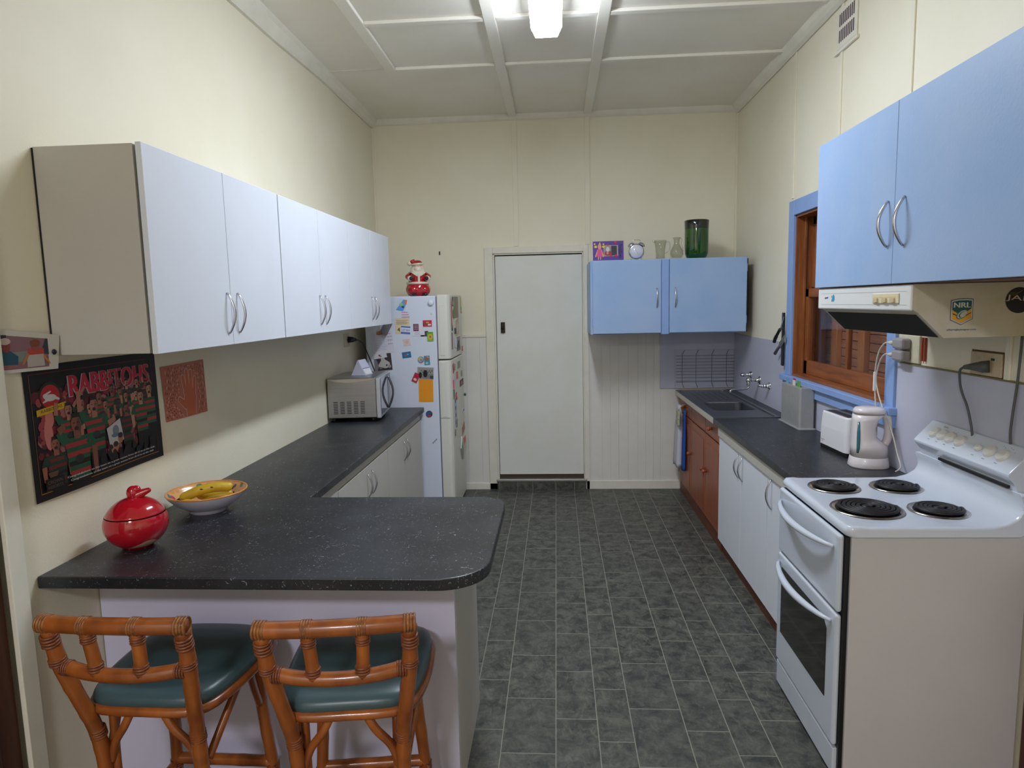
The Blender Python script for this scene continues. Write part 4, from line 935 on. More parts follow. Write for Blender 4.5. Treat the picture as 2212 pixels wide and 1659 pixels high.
a_ = PI/2-0.35
b._mk([(-0.055, -0.0537, 0.006), (0.055, -0.0537, 0.006), (0.055, -0.0345, 0.045), (-0.055, -0.0345, 0.045)], [(0, 1, 2, 3)])
b.xf(Matrix.Rotation(a_, 4, 'Z')); b.build('date_strip', paper_m, t, local=True)
b = MB()
b._mk([(-0.055, -0.0342, 0.0455), (0.055, -0.0342, 0.0455), (0.055, -0.0326, 0.049), (-0.055, -0.0326, 0.049)], [(0, 1, 2, 3)])
b.xf(Matrix.Rotation(a_, 4, 'Z')); b.build('blue_line', flat((70, 76, 150)), t, local=True)
t = thing('wall_outlet', 'white wall outlet with a black plug, above the microwave', 'outlet', (XL, 5.0, 1.44))
MB().box(XL, XL+0.008, 4.905, 5.02, 1.395, 1.495).build('plate', outlet_m, t, bevel=0.003)
t = thing('power_cord', 'black plug and cord running down behind the microwave', 'power cord', (XL+0.02, 5.0, 1.3))
b = MB().tube([(XL+0.009, 4.985, 1.447), (XL+0.042, 4.99, 1.447), (XL+0.060, 5.01, 1.446)], [0.024, 0.021, 0.012], 14); b.build('plug', black_m, t)
b = MB().tube(smooth_path([(XL+0.060, 5.01, 1.446), (XL+0.10, 5.04, 1.42), (XL+0.13, 5.07, 1.33), (XL+0.16, 5.07, 1.25), (XL+0.20, 5.06, 1.12), (XL+0.20, 5.08, 0.93)], 8), 0.005, 8); b.build('cord', black_m, t)

# ---------------------------------------------------------------- pictures on the left wall
XW = XL+0.003
po = Vector((XW, 1.872, 1.118)); PW, PH = 0.660, 0.418
f = Flat(po, (0, 1, 0), (0, 0, 1)); f.bend = lambda u, v: 0.012*(1-v/PH)*(0.4+0.6*(u/PW))*(0.5+0.5*math.sin(u*9))
def seg_rect(f, u0, v0, u1, v1, m, L, n=10):
    for k in range(n):
        a = u0+(u1-u0)*k/n; c = u0+(u1-u0)*(k+1)/n; f.rect(a, v0, c, v1, m, L)
bk = (14, 12, 16)
for j in range(4): seg_rect(f, 0, PH*j/4, PW, PH*(j+1)/4, bk, 0, 12)
base = f.build('poster'); base.location = base.location
tag(base, 'dark framed-look football team poster headed RABBITOHS, pinned under the end cupboard', 'poster')
f = Flat(po+Vector((0.0, 0, 0)), (0, 1, 0), (0, 0, 1)); f.bend = lambda u, v: 0.012*(1-v/PH)*(0.4+0.6*(u/PW))*(0.5+0.5*math.sin(u*9))+0.0003
f.clip = (0.018, 0.02, PW-0.028, PH-0.02)
g1, g2 = (176, 118, 30), (120, 44, 34)
seg_rect(f, 0.022, 0.022, PW-0.03, 0.0245, g1, 2); seg_rect(f, 0.022, PH-0.026, PW-0.06, PH-0.024, g2, 2)
f.rect(0.020, 0.022, 0.0225, PH-0.026, (112, 76, 30), 2); f.rect(PW-0.032, 0.022, PW-0.030, PH-0.03, (90, 50, 30), 2)
rnd = random.Random(3)
for k in range(420):   # smoky red crowd in the background
    u = rnd.uniform(0.035, PW-0.05); v = rnd.uniform(0.09, 0.335); s_ = rnd.uniform(0.008, 0.026)
    dk = rnd.random(); edge = 1.0 if u < 0.2 or u > 0.5 else 0.5
    col = rnd.choice([(130, 30, 42), (104, 26, 34), (156, 60, 66), (84, 24, 30), (160, 100, 96), (96, 34, 36), (50, 20, 26)])
    f.ell(u, v, s_*0.8, s_, col, 2+0.1*(k % 5), 8, rot=rnd.uniform(0, 3))
for (u, v, h_) in ((0.075, 0.20, 0.05), (0.085, 0.25, 0.03), (PW-0.07, 0.27, 0.05)): f.ell(u, v, 0.018, h_, (198, 120, 110), 2.7, 12)
f.text('RABBITOHS', 0.176, PH-0.114, 0.074, (176, 176, 182), 3, width=0.432, bold=0.0062)
f.text('RABBITOHS', 0.179, PH-0.112, 0.071, (186, 36, 56), 4, width=0.428, bold=0.0046)
for k in range(110):    # champagne spray over the heading
    u = 0.40+rnd.gauss(0, 0.022); v = 0.17+rnd.uniform(0, 0.2); f.ell(u, v, 0.0025, 0.0045, rnd.choice([(150, 120, 116), (110, 84, 84), (176, 150, 146)]), 4.6, 6)
# club badge: red disc with a running rabbit, yellow scroll
bu, bv = 0.098, PH-0.098
f.ell(bu, bv, 0.046, 0.044, (30, 44, 32), 3, 24); f.ell(bu, bv-0.002, 0.040, 0.037, (176, 30, 34), 4, 24)
f.ell(bu, bv-0.006, 0.025, 0.011, (206, 200, 196), 5, 14); f.ell(bu-0.021, bv+0.001, 0.010, 0.008, (206, 200, 196), 5.2, 12); f.limb((bu-0.018, bv+0.006), (bu+0.004, bv+0.014), 0.004, 0.002, (206, 200, 196), 5.3)
f.limb((bu+0.015, bv-0.006), (bu+0.036, bv-0.015), 0.006, 0.003, (206, 200, 196), 5.3); f.limb((bu-0.015, bv-0.012), (bu-0.033, bv-0.018), 0.004, 0.002, (206, 200, 196), 5.3)
f.poly([(bu-0.062, bv-0.058), (bu+0.062, bv-0.046), (bu+0.062, bv-0.026), (bu-0.062, bv-0.038)], (206, 164, 24), 4.5); f.text('RABBITOHS', bu-0.045, bv-0.050, 0.010, (60, 40, 16), 5, width=0.09, rot=0.09)
skin = [(168, 112, 88), (150, 94, 72), (182, 130, 106), (126, 78, 60)]
def player(u, v, s, dark=False, arms=(None, None), L=5, shorts=True, look=0):
    sk = skin[look % 4]; g = (28, 84, 56) if not dark else (24, 56, 42); r = (160, 46, 46) if not dark else (110, 32, 36); k_ = (20, 24, 24)
    if shorts: f.poly([(u-0.030*s, v-0.155*s), (u+0.030*s, v-0.155*s), (u+0.031*s, v-0.085*s), (u-0.031*s, v-0.085*s)], (16, 16, 20), L)
    bands = [g, r, g, k_, g, r, g, r, g]
    n_ = len(bands)
    for i, c in enumerate(bands):
        z0 = -0.095+0.095*i/n_; z1 = -0.095+0.095*(i+1)/n_; w0 = 0.031+0.011*(i/n_)**1.5; w1 = 0.031+0.011*((i+1)/n_)**1.5
        f.poly([(u-w0*s, v+z0*s), (u+w0*s, v+z0*s), (u+w1*s, v+z1*s), (u-w1*s, v+z1*s)], c, L+0.2)
    f.ell(u, v-0.05*s, 0.014*s, 0.010*s, (40, 44, 46), L+0.3, 10)
    for side, arm in zip((-1, 1), arms):
        if arm is None: arm = (side*0.050, -0.075)
        e = (u+side*0.052*s, v-0.03*s) if arm[1] < 0 else (u+side*0.055*s, v+0.02*s)
        f.limb((u+side*0.036*s, v-0.008*s), e, 0.013*s, 0.010*s, g, L+0.3); f.limb(e, (u+arm[0]*s, v+arm[1]*s), 0.009*s, 0.007*s, sk, L+0.4)
    f.limb((u, v-0.004*s), (u, v+0.016*s), 0.011*s, 0.010*s, sk, L+0.4)
    f.ell(u, v+0.030*s, 0.016*s, 0.022*s, sk, L+0.5, 16)
    f.poly([(u-0.016*s, v+0.034*s), (u-0.010*s, v+0.044*s), (u+0.010*s, v+0.044*s), (u+0.016*s, v+0.034*s), (u+0.012*s, v+0.054*s), (u-0.012*s, v+0.054*s)], (34, 24, 22), L+0.6)
    f.ell(u, v+0.019*s, 0.007*s, 0.005*s, (54, 22, 24), L+0.6, 8); f.ell(u+0.008*s, v+0.026*s, 0.007*s, 0.016*s, tuple(int(q*0.78) for q in sk), L+0.55, 10); f.rect(u-0.010*s, v+0.031*s, u-0.003*s, v+0.033*s, (40, 24, 22), L+0.6); f.rect(u+0.003*s, v+0.031*s, u+0.010*s, v+0.033*s, (40, 24, 22), L+0.6)
for (u, v, s_, d_, arms, lk) in ((0.228, 0.262, 0.72, True, ((0.03, 0.10), None), 0), (0.262, 0.245, 0.66, True, (None, None), 2), (0.315, 0.268, 0.80, False, (None, None), 1), (0.345, 0.240, 0.70, True, (None, None), 0), (0.385, 0.285, 0.78, False, (None, (0.04, 0.06)), 3), (0.43, 0.272, 0.70, True, (None, None), 1),
        (0.47, 0.300, 0.68, True, (None, None), 2), (0.53, 0.298, 0.68, True, (None, (0.05, 0.05)), 2), (0.585, 0.285, 0.62, True, (None, (0.02, 0.09)), 1), (0.46, 0.255, 0.68, False, (None, None), 0), (0.520, 0.252, 0.72, False, (None, None), 2)):
    player(u, v-0.005, s_, d_, arms, 5, True, lk)
for (u, v, s_, d_, arms, lk) in ((0.165, 0.235, 1.0, False, ((-0.05, 0.06), None), 0), (0.095, 0.135, 1.05, True, (None, None), 1), (0.455, 0.195, 0.95, True, (None, (0.02, -0.07)), 3), (0.60, 0.245, 1.05, False, (None, None), 2), (0.545, 0.225, 1.05, False, (None, (0.05, -0.06)), 2)):
    player(u, v, s_, d_, arms, 7, True, lk)
player(0.283, 0.225, 1.25, False, ((-0.055, 0.075), (0.085, -0.02)), 9, True, 0)
player(0.190, 0.172, 1.45, False, ((-0.035, 0.03), (0.050, -0.095)), 11, True, 3)
f.poly([(0.345, 0.098), (0.425, 0.115), (0.412, 0.195), (0.335, 0.170)], (196, 196, 196), 12); f.ell(0.383, 0.155, 0.018, 0.020, (120, 136, 146), 13, 16); f.ell(0.378, 0.140, 0.022, 0.008, (96, 120, 136), 13.2, 12)
for (u, v) in ((0.405, 0.125), (0.345, 0.092), (0.375, 0.098)): f.ell(u, v, 0.015, 0.019, skin[0], 14, 14); f.ell(u, v+0.010, 0.014, 0.010, (50, 30, 26), 14.2, 12)
for k in range(26): f.ell(rnd.uniform(0.28, 0.60), rnd.uniform(0.055, 0.085), 0.012, 0.014, (20, 18, 22), 14.5, 8)
for i in range(2): f.text('Congratulations to the team on a great season from all of us at the club', 0.125+0.012*i, 0.0475-0.0125*i, 0.0065, (190, 190, 196), 15, width=0.475-0.02*i, bold=0.0007)
f.poly([(0.055, 0.068), (0.085, 0.068), (0.092, 0.084), (0.048, 0.084)], (96, 72, 50), 17); f.poly([(0.036, 0.028), (0.112, 0.028), (0.112, 0.066), (0.036, 0.066)], bk, 16); f.text('CROWN', 0.042, 0.048, 0.011, (106, 88, 78), 17, width=0.062); f.text('RESORTS', 0.042, 0.034, 0.009, (106, 88, 78), 17, width=0.062)
f.build('poster_print', base)
# snapshot of two people, top left
f = Flat((XL+0.003, 1.790, 1.524), (0.030, 0.207, 0), (0, 0.0, 1)); W_, H_ = 0.212, 0.128
f.poly([(0, 0), (0.196, -0.002), (W_, 0.102), (0.0, 0.13)], (204, 200, 190), 0)
f.clip = (0.003, 0.006, 0.168, 0.112)
f.poly([(0.004, 0.010), (0.165, 0.008), (0.168, 0.093), (0.012, 0.112)], (132, 96, 104), 1)
f.poly([(0.14, 0.05), (0.184, 0.045), (0.188, 0.093), (0.160, 0.094)], (44, 56, 70), 2); f.poly([(0.004, 0.05), (0.03, 0.07), (0.035, 0.11), (0.012, 0.115)], (54, 40, 66), 2)
f.poly([(0.05, 0.03), (0.10, 0.03), (0.10, 0.06), (0.05, 0.06)], (120, 130, 120), 1.5)
f.poly([(0.006, 0.020), (0.062, 0.020), (0.066, 0.046), (0.042, 0.064), (0.016, 0.064), (0.004, 0.05)], (34, 76, 92), 3); f.poly([(0.006, 0.011), (0.05, 0.011), (0.062, 0.022), (0.006, 0.024)], (150, 90, 90), 3.2)
f.ell(0.030, 0.078, 0.014, 0.019, (132, 60, 56), 4, 14); f.ell(0.028, 0.092, 0.018, 0.010, (190, 176, 160), 4.5, 14)
f.poly([(0.092, 0.012), (0.15, 0.012), (0.150, 0.056), (0.135, 0.064), (0.108, 0.064), (0.094, 0.05)], (176, 168, 160), 3); f.poly([(0.096, 0.048), (0.152, 0.048), (0.150, 0.066), (0.098, 0.066)], (176, 62, 50), 3.3)
f.ell(0.124, 0.072, 0.013, 0.016, (146, 74, 62), 4, 14); f.ell(0.124, 0.082, 0.017, 0.012, (122, 66, 44), 4.5, 14)
f.limb((0.098, 0.052), (0.078, 0.022), 0.005, 0.004, (176, 112, 70), 4.2); f.limb((0.150, 0.042), (0.178, 0.018), 0.005, 0.004, (190, 118, 56), 4.2)
tag(f.build('snapshot'), 'snapshot of two seated people pinned above the poster corner', 'photo')
t = MB().lathe([(0, 0.009), (0.006, 0.008), (0.009, 0.004), (0.005, 0.0), (0, 0)], (XL+0.029, 1.972, 1.575), 16, 'x')
tag(t.build('push_pin', mat('navy_pin', (24, 18, 52), 0.4)), 'dark blue round pin holding the snapshot', 'pin')
# orange hand painting
f = Flat((XW, 2.575, 1.240), (0, 1, 0), (0, 0, 1)); W_, H_ = 0.325, 0.232; f.clip = (-0.01, -0.002, 0.325, 0.234)
f.poly([(0.002, 0.004), (W_, -0.002), (W_-0.006, H_+0.002), (-0.010, H_-0.002)], (186, 108, 82), 0)
hc = (0.185, 0.085)
def hull_off(p, k): return (hc[0]+(p[0]-hc[0])*k, hc[1]+(p[1]-hc[1])*k)
outl = [(0.150, -0.0), (0.245, 0.0), (0.262, 0.09), (0.25, 0.17), (0.205, 0.215), (0.150, 0.212), (0.115, 0.17), (0.105, 0.11), (0.075, 0.07), (0.11, 0.03)]
for k_ in range(10):
    sc = 1.0+0.13*k_
    ring = smooth_path([(hc[0]+(p[0]-hc[0])*sc, hc[1]+(p[1]-hc[1])*sc, 0) for p in outl], 9, True)
    for i in range(0, len(ring), 1 if k_ < 3 else 1):
        p, q_ = ring[i], ring[(i+1) % len(ring)]
        if all(0.004 < a.x < W_-0.006 and 0.006 < a.y < H_-0.004 for a in (p, q_)) and (i % 2 == 0):
            c = [(98, 52, 52), (212, 170, 150), (150, 66, 54), (86, 46, 56)][(k_ + (i//4) % 2) % 4]
            f.limb((p.x, p.y), (q_.x, q_.y), 0.0021, 0.0021, c, 1)
hs, he = (194, 98, 58), (214, 186, 168)
for gr_, c_, L_ in ((0.0028, he, 2), (0.0, hs, 2.6)):
    f.ell(0.190, 0.075, 0.046+gr_, 0.052+gr_, c_, L_, 24, rot=-0.2); f.limb((0.192, 0.004), (0.192, 0.06), 0.034+gr_, 0.040+gr_, c_, L_)
    for (p0, p1, w0, w1) in (((0.158, 0.10), (0.142, 0.172), 0.013, 0.0105), ((0.178, 0.11), (0.172, 0.196), 0.013, 0.0105), ((0.200, 0.11), (0.203, 0.190), 0.013, 0.0105), ((0.222, 0.10), (0.234, 0.160), 0.012, 0.0095), ((0.160, 0.048), (0.108, 0.082), 0.017, 0.011)):
        f.limb(p0, p1, w0+gr_, w1+gr_, c_, L_+0.1); f.ell(p1[0], p1[1], w1+gr_, w1+gr_, c_, L_+0.2, 14)
f.clip = None
tag(f.build('hand_painting'), 'square orange dotted painting of a hand taped to the wall', 'painting')

# ---------------------------------------------------------------- red jar and fruit bowl
t = thing('lidded_jar', 'round glossy red ceramic jar with a tufted lid', 'jar', (-1.432, 2.105, 0.9), math.radians(20))
R_ = 0.100
prof = [(0, 0.0), (0.045, 0.0)]+[(R_*math.sin(a)*1.0, 0.083-0.086*math.cos(a)) for a in [0.55+0.1*k for k in range(25)]]
prof = [p for p in prof if p[1] <= 0.116]
jb = MB().lathe(prof, seg=40); jb.build('body', red_gl, t, local=True)
rl = prof[-1][0]
zl = prof[-1][1]
lid = MB().lathe([(rl-0.010, zl+0.0005), (rl-0.001, zl+0.003)]+[(R_*math.sin(a)*0.985, 0.083-0.090*math.cos(a)+0.001) for a in [2.02+0.1*k for k in range(11)]]+[(0, 0.176)], seg=40).build('lid', red_gl, t, local=True)
b = MB(); b.ball((-0.002, 0, 0.186), 0.020, sx=1.0, sy=0.9, sz=1.25); b.ball((0.008, 0, 0.198), 0.013, sx=1.2)
for k_ in range(13): b.ball((0.010+0.003*k_, 0, 0.177+0.0012*k_), 0.017-0.0007*k_, sy=0.9)
b.build('tuft', red_gl, lid, local=True)
cream_gl = mat('cream_glaze', (196, 170, 140), 0.2, coat=0.4)
b = MB()
pts_ = []
ring = [(R_*math.sin(a)+0.0008, 0.083-0.086*math.cos(a)) for a in [0.62+0.08*k for k in range(6)]]
vs = []; fs = []
for i, (r__, z__) in enumerate(ring):
    spn = 0.95-0.17*i
    for k in range(9):
        a = -0.9-spn/1+2*spn*k/8; vs.append((r__*math.cos(a), r__*math.sin(a), z__))
for i in range(len(ring)-1):
    for k in range(8): fs.append((i*9+k, i*9+k+1, (i+1)*9+k+1, (i+1)*9+k))
b._mk(vs, fs, True); b.build('pale_underside', cream_gl, t, local=True)

t = thing('fruit_bowl', 'wide shallow bowl with an orange floral rim and white outside', 'bowl', (-1.398, 2.505, 0.9))
def bowl_in():
    m = bpy.data.materials.new('painted_flower_glaze'); m.use_nodes = True; q_ = NT(m); bs = q_.n['Principled BSDF']
    co = q_.node('ShaderNodeTexCoord').outputs['Object']
    vo = q_.node('ShaderNodeTexVoronoi', i_Vector=co, i_Scale=34.0, i_Randomness=1.0)
    sp = q_.node('ShaderNodeSeparateColor', i_0=vo.outputs['Color'])
    c1 = q_.ramp(sp.outputs[0], [(0.0, lin((214, 150, 90))), (0.45, lin((216, 160, 100))), (0.5, lin((70, 120, 120))), (0.62, lin((190, 70, 90))), (0.74, lin((70, 80, 120))), (0.86, lin((220, 110, 50))), (0.93, lin((90, 130, 90)))])
    q_.n[-1].color_ramp.interpolation = 'CONSTANT' if hasattr(q_.n[-1], 'color_ramp') else None
    ms = q_.ramp(vo.outputs['Distance'], [(0.42, 0.0), (0.5, 1.0)])
    q_.l.new(q_.mix(ms, c1, lin((216, 166, 106))), bs.inputs['Base Color']); bs.inputs['Roughness'].default_value = 0.2
    return m
MB().lathe([(0, 0.004), (0.062, 0.004), (0.066, 0.0), (0.070, 0.0), (0.071, 0.010), (0.085, 0.018), (0.118, 0.040), (0.143, 0.066), (0.150, 0.078)], seg=48).build('outside', mat('lilac_white_glaze', (206, 204, 220), 0.25, coat=0.3), t, local=True)
MB().lathe([(0.150, 0.078), (0.149, 0.0815), (0.145, 0.080), (0.138, 0.068), (0.112, 0.045), (0.080, 0.024), (0.05, 0.016), (0, 0.014)], seg=48).build('inside', bowl_in(), t, local=True)
MB().tube([(0.1485*math.cos(2*PI*k/48), 0.1485*math.sin(2*PI*k/48), 0.0805) for k in range(48)], 0.0035, 8, closed=True).build('rim', mat('orange_rim', (216, 142, 70), 0.25), t, local=True)
ban = mat('banana_skin', (212, 176, 40), 0.45, var=0.3, vscale=18, var2=(186, 150, 40)); tip = mat('banana_stem', (70, 50, 26), 0.7)
def banana(name, label, pts, rad, group):
    p = smooth_path(pts, 6); n_ = len(p); rr = []
    for k in range(n_):
        u = k/(n_-1); rr.append(rad*(0.28+0.72*min(1, u/0.16)**0.7)*(0.30+0.70*min(1, (1-u)/0.14)**0.7))
    b_ = MB(); b_.tube(p, rr, 7 if False else 10); c0 = sum(p, Vector())/n_
    tt = thing(name, label, 'banana', (c0.x, c0.y, 0.92), group=group); bo = b_.build('skin', ban, tt, subsurf=1)
    d = (p[0]-p[2]).normalized(); MB().tube([p[0], p[0]+d*0.016, p[0]+d*0.028+Vector((0, 0, -0.002))], [rad*0.28, rad*0.2, rad*0.24], 8).build('stem', tip, tt)
    MB().tube([p[-1], p[-1]+(p[-1]-p[-2]).normalized()*0.005], rad*0.22, 8).build('blossom_end', tip, tt)
    if 'upper' not in label: return tt
    sp_ = MB()
    for k in (int(n_*0.42), int(n_*0.55)):
        sp_.ball(p[k]+Vector((0.004, -rad*0.90, rad*0.30)), 0.0045, sx=1.5, sy=0.5, sz=0.6, seg=8, rings=6)
    sp_.build('brown_spots', tip, tt); return tt
BG = 'bananas in the fruit bowl'
banana('banana', 'upper banana with brown spots, resting across the bowl', [(-1.478, 2.452, 0.962), (-1.455, 2.455, 0.972), (-1.405, 2.470, 0.991), (-1.355, 2.492, 0.997), (-1.318, 2.515, 0.992), (-1.305, 2.525, 0.986)], 0.0205, BG)
banana('banana', 'lower banana lying against the near rim of the bowl', [(-1.455, 2.425, 0.958), (-1.42, 2.418, 0.953), (-1.37, 2.424, 0.949), (-1.32, 2.45, 0.952), (-1.288, 2.482, 0.962)], 0.0175, BG)
banana('banana', 'hidden banana at the bottom of the bowl behind the others', [(-1.46, 2.535, 0.958), (-1.42, 2.53, 0.950), (-1.36, 2.54, 0.948), (-1.32, 2.56, 0.957)], 0.0175, BG)

# ---------------------------------------------------------------- things on the back cupboard
ZT = 2.0125
t = thing('framed_picture', 'purple picture frame with a cartoon girl in a pink dress and the word babe', 'photo frame', (0.42, 5.46, ZT))
f = Flat((0.300, 5.452, ZT+0.002), (1, 0, 0.0), (0, 0.12, 1)); FW, FH = 0.243, 0.158
b = MB(); b.box(0.300, 0.300+FW, 5.4535, 5.466, ZT+0.0005, ZT+FH); b.xf(Matrix.Translation((0, 5.4535, ZT)) @ Matrix.Rotation(-0.119, 4, 'X') @ Matrix.Translation((0, -5.4535, -ZT)))
b.build('frame', flat((84, 52, 140)), t, bevel=0.001)
f.rect(0.085, 0.035, 0.198, 0.122, (186, 170, 140)); f.rect(0.089, 0.039, 0.190, 0.118, (150, 134, 128), 2); f.rect(0.145, 0.040, 0.190, 0.118, (44, 42, 58), 3)
f.ell(0.122, 0.058, 0.030, 0.020, (158, 34, 50), 4); f.ell(0.118, 0.090, 0.014, 0.020, (206, 200, 196), 5); f.ell(0.116, 0.060, 0.010, 0.010, (196, 140, 120), 5)
f.poly([(0.040, 0.122), (0.056, 0.152), (0.066, 0.122)], (214, 180, 30), 3)
f.ell(0.053, 0.112, 0.014, 0.024, (220, 150, 110), 4); f.ell(0.022, 0.112, 0.012, 0.010, (222, 200, 30), 4); f.ell(0.084, 0.112, 0.012, 0.010, (222, 200, 30), 4); f.ell(0.014, 0.134, 0.007, 0.007, (222, 200, 30), 4); f.ell(0.084, 0.132, 0.007, 0.006, (222, 200, 30), 4)
f.poly([(0.030, 0.032), (0.074, 0.032), (0.066, 0.092), (0.040, 0.092)], (218, 70, 140), 5)
f.limb((0.040, 0.090), (0.020, 0.030), 0.004, 0.006, (220, 150, 110), 4); f.limb((0.066, 0.090), (0.082, 0.030), 0.004, 0.006, (220, 150, 110), 4); f.limb((0.044, 0.034), (0.042, 0.008), 0.004, 0.004, (220, 150, 110), 4); f.limb((0.060, 0.034), (0.060, 0.008), 0.004, 0.004, (220, 150, 110), 4)
def heart(u, v, s_, L): f.ell(u-0.4*s_, v+0.3*s_, 0.55*s_, 0.5*s_, (196, 24, 70), L, 12); f.ell(u+0.4*s_, v+0.3*s_, 0.55*s_, 0.5*s_, (196, 24, 70), L+0.2, 12); f.poly([(u-0.9*s_, v+0.15*s_), (u, v-s_), (u+0.9*s_, v+0.15*s_)], (196, 24, 70), L+0.1)
heart(0.118, 0.124, 0.009, 6); heart(0.180, 0.143, 0.013, 6); heart(0.182, 0.036, 0.013, 6); heart(0.142, 0.036, 0.009, 6)
f.text('babe', 0.207, 0.128, 0.028, (34, 20, 84), 3, width=0.108, rot=-PI/2, bold=0.0012)
f.build('frame_art', t)
t = thing('alarm_clock', 'silver twin-bell alarm clock with a white dial', 'alarm clock', (0.648, 5.50, ZT))
sv = mat('clock_silver', (196, 196, 210), 0.2, 0.9)
cz = ZT+0.070
MB().lathe([(0, -0.022), (0.054, -0.022), (0.060, -0.018), (0.062, 0.0), (0.058, 0.02), (0, 0.024)], (0.648, 5.50, cz), 36, 'y').build('case', sv, t)
MB().lathe([(0, -0.0235), (0.050, -0.0235), (0.051, -0.0215)], (0.648, 5.50, cz), 36, 'y').build('dial', mat('clock_dial', (214, 212, 224), 0.1, coat=0.5), t)
b = MB().tube([(0.648, 5.476, cz), (0.630, 5.476, cz+0.020)], 0.0015, 6); b.tube([(0.648, 5.476, cz), (0.662, 5.476, cz-0.030)], 0.0012, 6); b.build('hands', mat('hand_grey', (150, 150, 160), 0.4), t)
for s_ in (-1, 1):
    b = MB().lathe([(0.028, 0.0), (0.027, 0.008), (0.018, 0.019), (0.0, 0.023)], (0, 0, 0), 20); b.xf(Matrix.Translation((0.648+s_*0.040, 5.50, cz+0.048)) @ Matrix.Rotation(s_*0.55, 4, 'Y')); b.build('bell', sv, t)
    MB().tube([(0.648+s_*0.034, 5.49, cz-0.045), (0.648+s_*0.044, 5.485, ZT+0.001)], 0.005, 8).build('foot', sv, t)
MB().tube(smooth_path([(0.622, 5.50, cz+0.060), (0.618, 5.50, cz+0.085), (0.634, 5.50, cz+0.092), (0.662, 5.50, cz+0.092), (0.678, 5.50, cz+0.085), (0.674, 5.50, cz+0.060)], 5), 0.0022, 6).build('carry_handle', sv, t)
cg = pane_glass('clear_glass', 0.75, (0.90, 0.90, 0.87, 1))
t = thing('glass_jug', 'clear straight-sided glass jug with a lip, beside the alarm clock', 'jug', (0.838, 5.50, ZT))
MB().lathe([(0, 0.001), (0.034, 0.001), (0.036, 0.006), (0.036, 0.055), (0.041, 0.10), (0.050, 0.152), (0.0475, 0.152), (0.038, 0.10), (0.033, 0.055), (0.032, 0.012), (0, 0.010)], seg=32).build('body', cg, t, local=True)
MB().tube(smooth_path([(0.046, 0, 0.138), (0.066, 0, 0.140), (0.078, 0, 0.11), (0.066, 0, 0.07), (0.038, 0, 0.050)], 6), 0.0045, 8).build('handle', cg, t, local=True)
MB().tube([(-0.040, 0, 0.140), (-0.056, 0, 0.149), (-0.064, 0, 0.152)], [0.012, 0.009, 0.003], 10).build('spout', cg, t, local=True)
t = thing('glass_carafe', 'small clear round-bellied glass carafe beside the green vase', 'carafe', (0.965, 5.49, ZT))
MB().lathe([(0, 0.001), (0.034, 0.001), (0.038, 0.008), (0.044, 0.014), (0.053, 0.040), (0.050, 0.068), (0.032, 0.098), (0.022, 0.125), (0.024, 0.152), (0.032, 0.172), (0.030, 0.172), (0.021, 0.152), (0.019, 0.125), (0.029, 0.098), (0.046, 0.068), (0.049, 0.040), (0.036, 0.016), (0, 0.014)], seg=32).build('body', cg, t, local=True)
MB().tube(smooth_path([(0.030, 0, 0.168), (0.040, 0, 0.15), (0.036, 0, 0.12), (0.046, 0, 0.09), (0.052, 0, 0.06)], 6), 0.0035, 8).build('handle', cg, t, local=True)
t = thing('green_vase', 'tall thick dark green glass vase with a black rim', 'vase', (1.124, 5.51, ZT))
vg = mat('green_glass', (12, 70, 14), 0.06, coat=0.6, var=0.5, vscale=9, var2=(34, 120, 18)); vr = mat('dark_rim_glass', (14, 18, 18), 0.08, coat=0.6)
vg.node_tree.nodes['Principled BSDF'].inputs['Transmission Weight'].default_value = 0.5
prf = [(0, 0.0), (0.060, 0.0), (0.078, 0.012), (0.091, 0.045), (0.093, 0.10), (0.093, 0.235)]
MB().lathe(prf, seg=40).build('body', vg, t, local=True)
MB().lathe([(0.0932, 0.233), (0.0940, 0.255), (0.0965, 0.298), (0.093, 0.302), (0.089, 0.298), (0.088, 0.24), (0.086, 0.05), (0.05, 0.015), (0, 0.013)], seg=40).build('rim', vr, t, local=True)

# ---------------------------------------------------------------- draining rack, taps
t = thing('dish_rack', 'white wire dish rack leaning upright against the splashback', 'dish rack', (1.28, 5.93, 0.916))
wm = mat('grey_wire', (112, 112, 124), 0.35, 0.4); ww = mat('white_wire', (206, 206, 212), 0.4)
RX0, RX1, RZ0, RZ1 = 1.035, 1.535, 0.920, 1.252
yb = YB-0.034; yf = YB-0.075
MB().tube([(RX0, yb, RZ0), (RX0, yb, RZ1), (RX1, yb, RZ1), (RX1, yb, RZ0)], 0.003, 6, closed=True).build('outer_frame', ww, t)
zs = [1.205]+[1.178-0.0275*k for k in range(8)]+[0.975]
for z in zs: MB().tube([(RX0+0.004, yf, z), (RX1, yf, z)], 0.0021, 6, smooth=True).build('wire', wm, t)
for x in (1.09, 1.21, 1.345, 1.47):
    MB().tube(smooth_path([(x+0.028, yb, RZ1), (x+0.006, yf+0.012, RZ1-0.03), (x, yf, RZ1-0.05), (x, yf, 0.99), (x+0.004, yf+0.01, 0.96), (x+0.024, yb, RZ0)], 4), 0.0024, 6).build('rib', wm, t)
t = thing('sink_mixer', 'old chrome wall spout with swivel neck over the sink', 'tap', (XR-0.006, 5.19, 1.068))
xw = XR-0.0065
b = MB().lathe([(0, 0), (0.030, 0.0), (0.030, -0.004), (0.022, -0.010), (0.012, -0.022), (0.010, -0.05), (0.014, -0.068)], (xw, 5.19, 1.068), 22, 'x'); b.ball((xw-0.085, 5.19, 1.068), 0.021); b.tube([(xw-0.085, 5.19, 1.062), (xw-0.085, 5.19, 1.028)], [0.016, 0.012], 14); b.build('body', tapm, t)
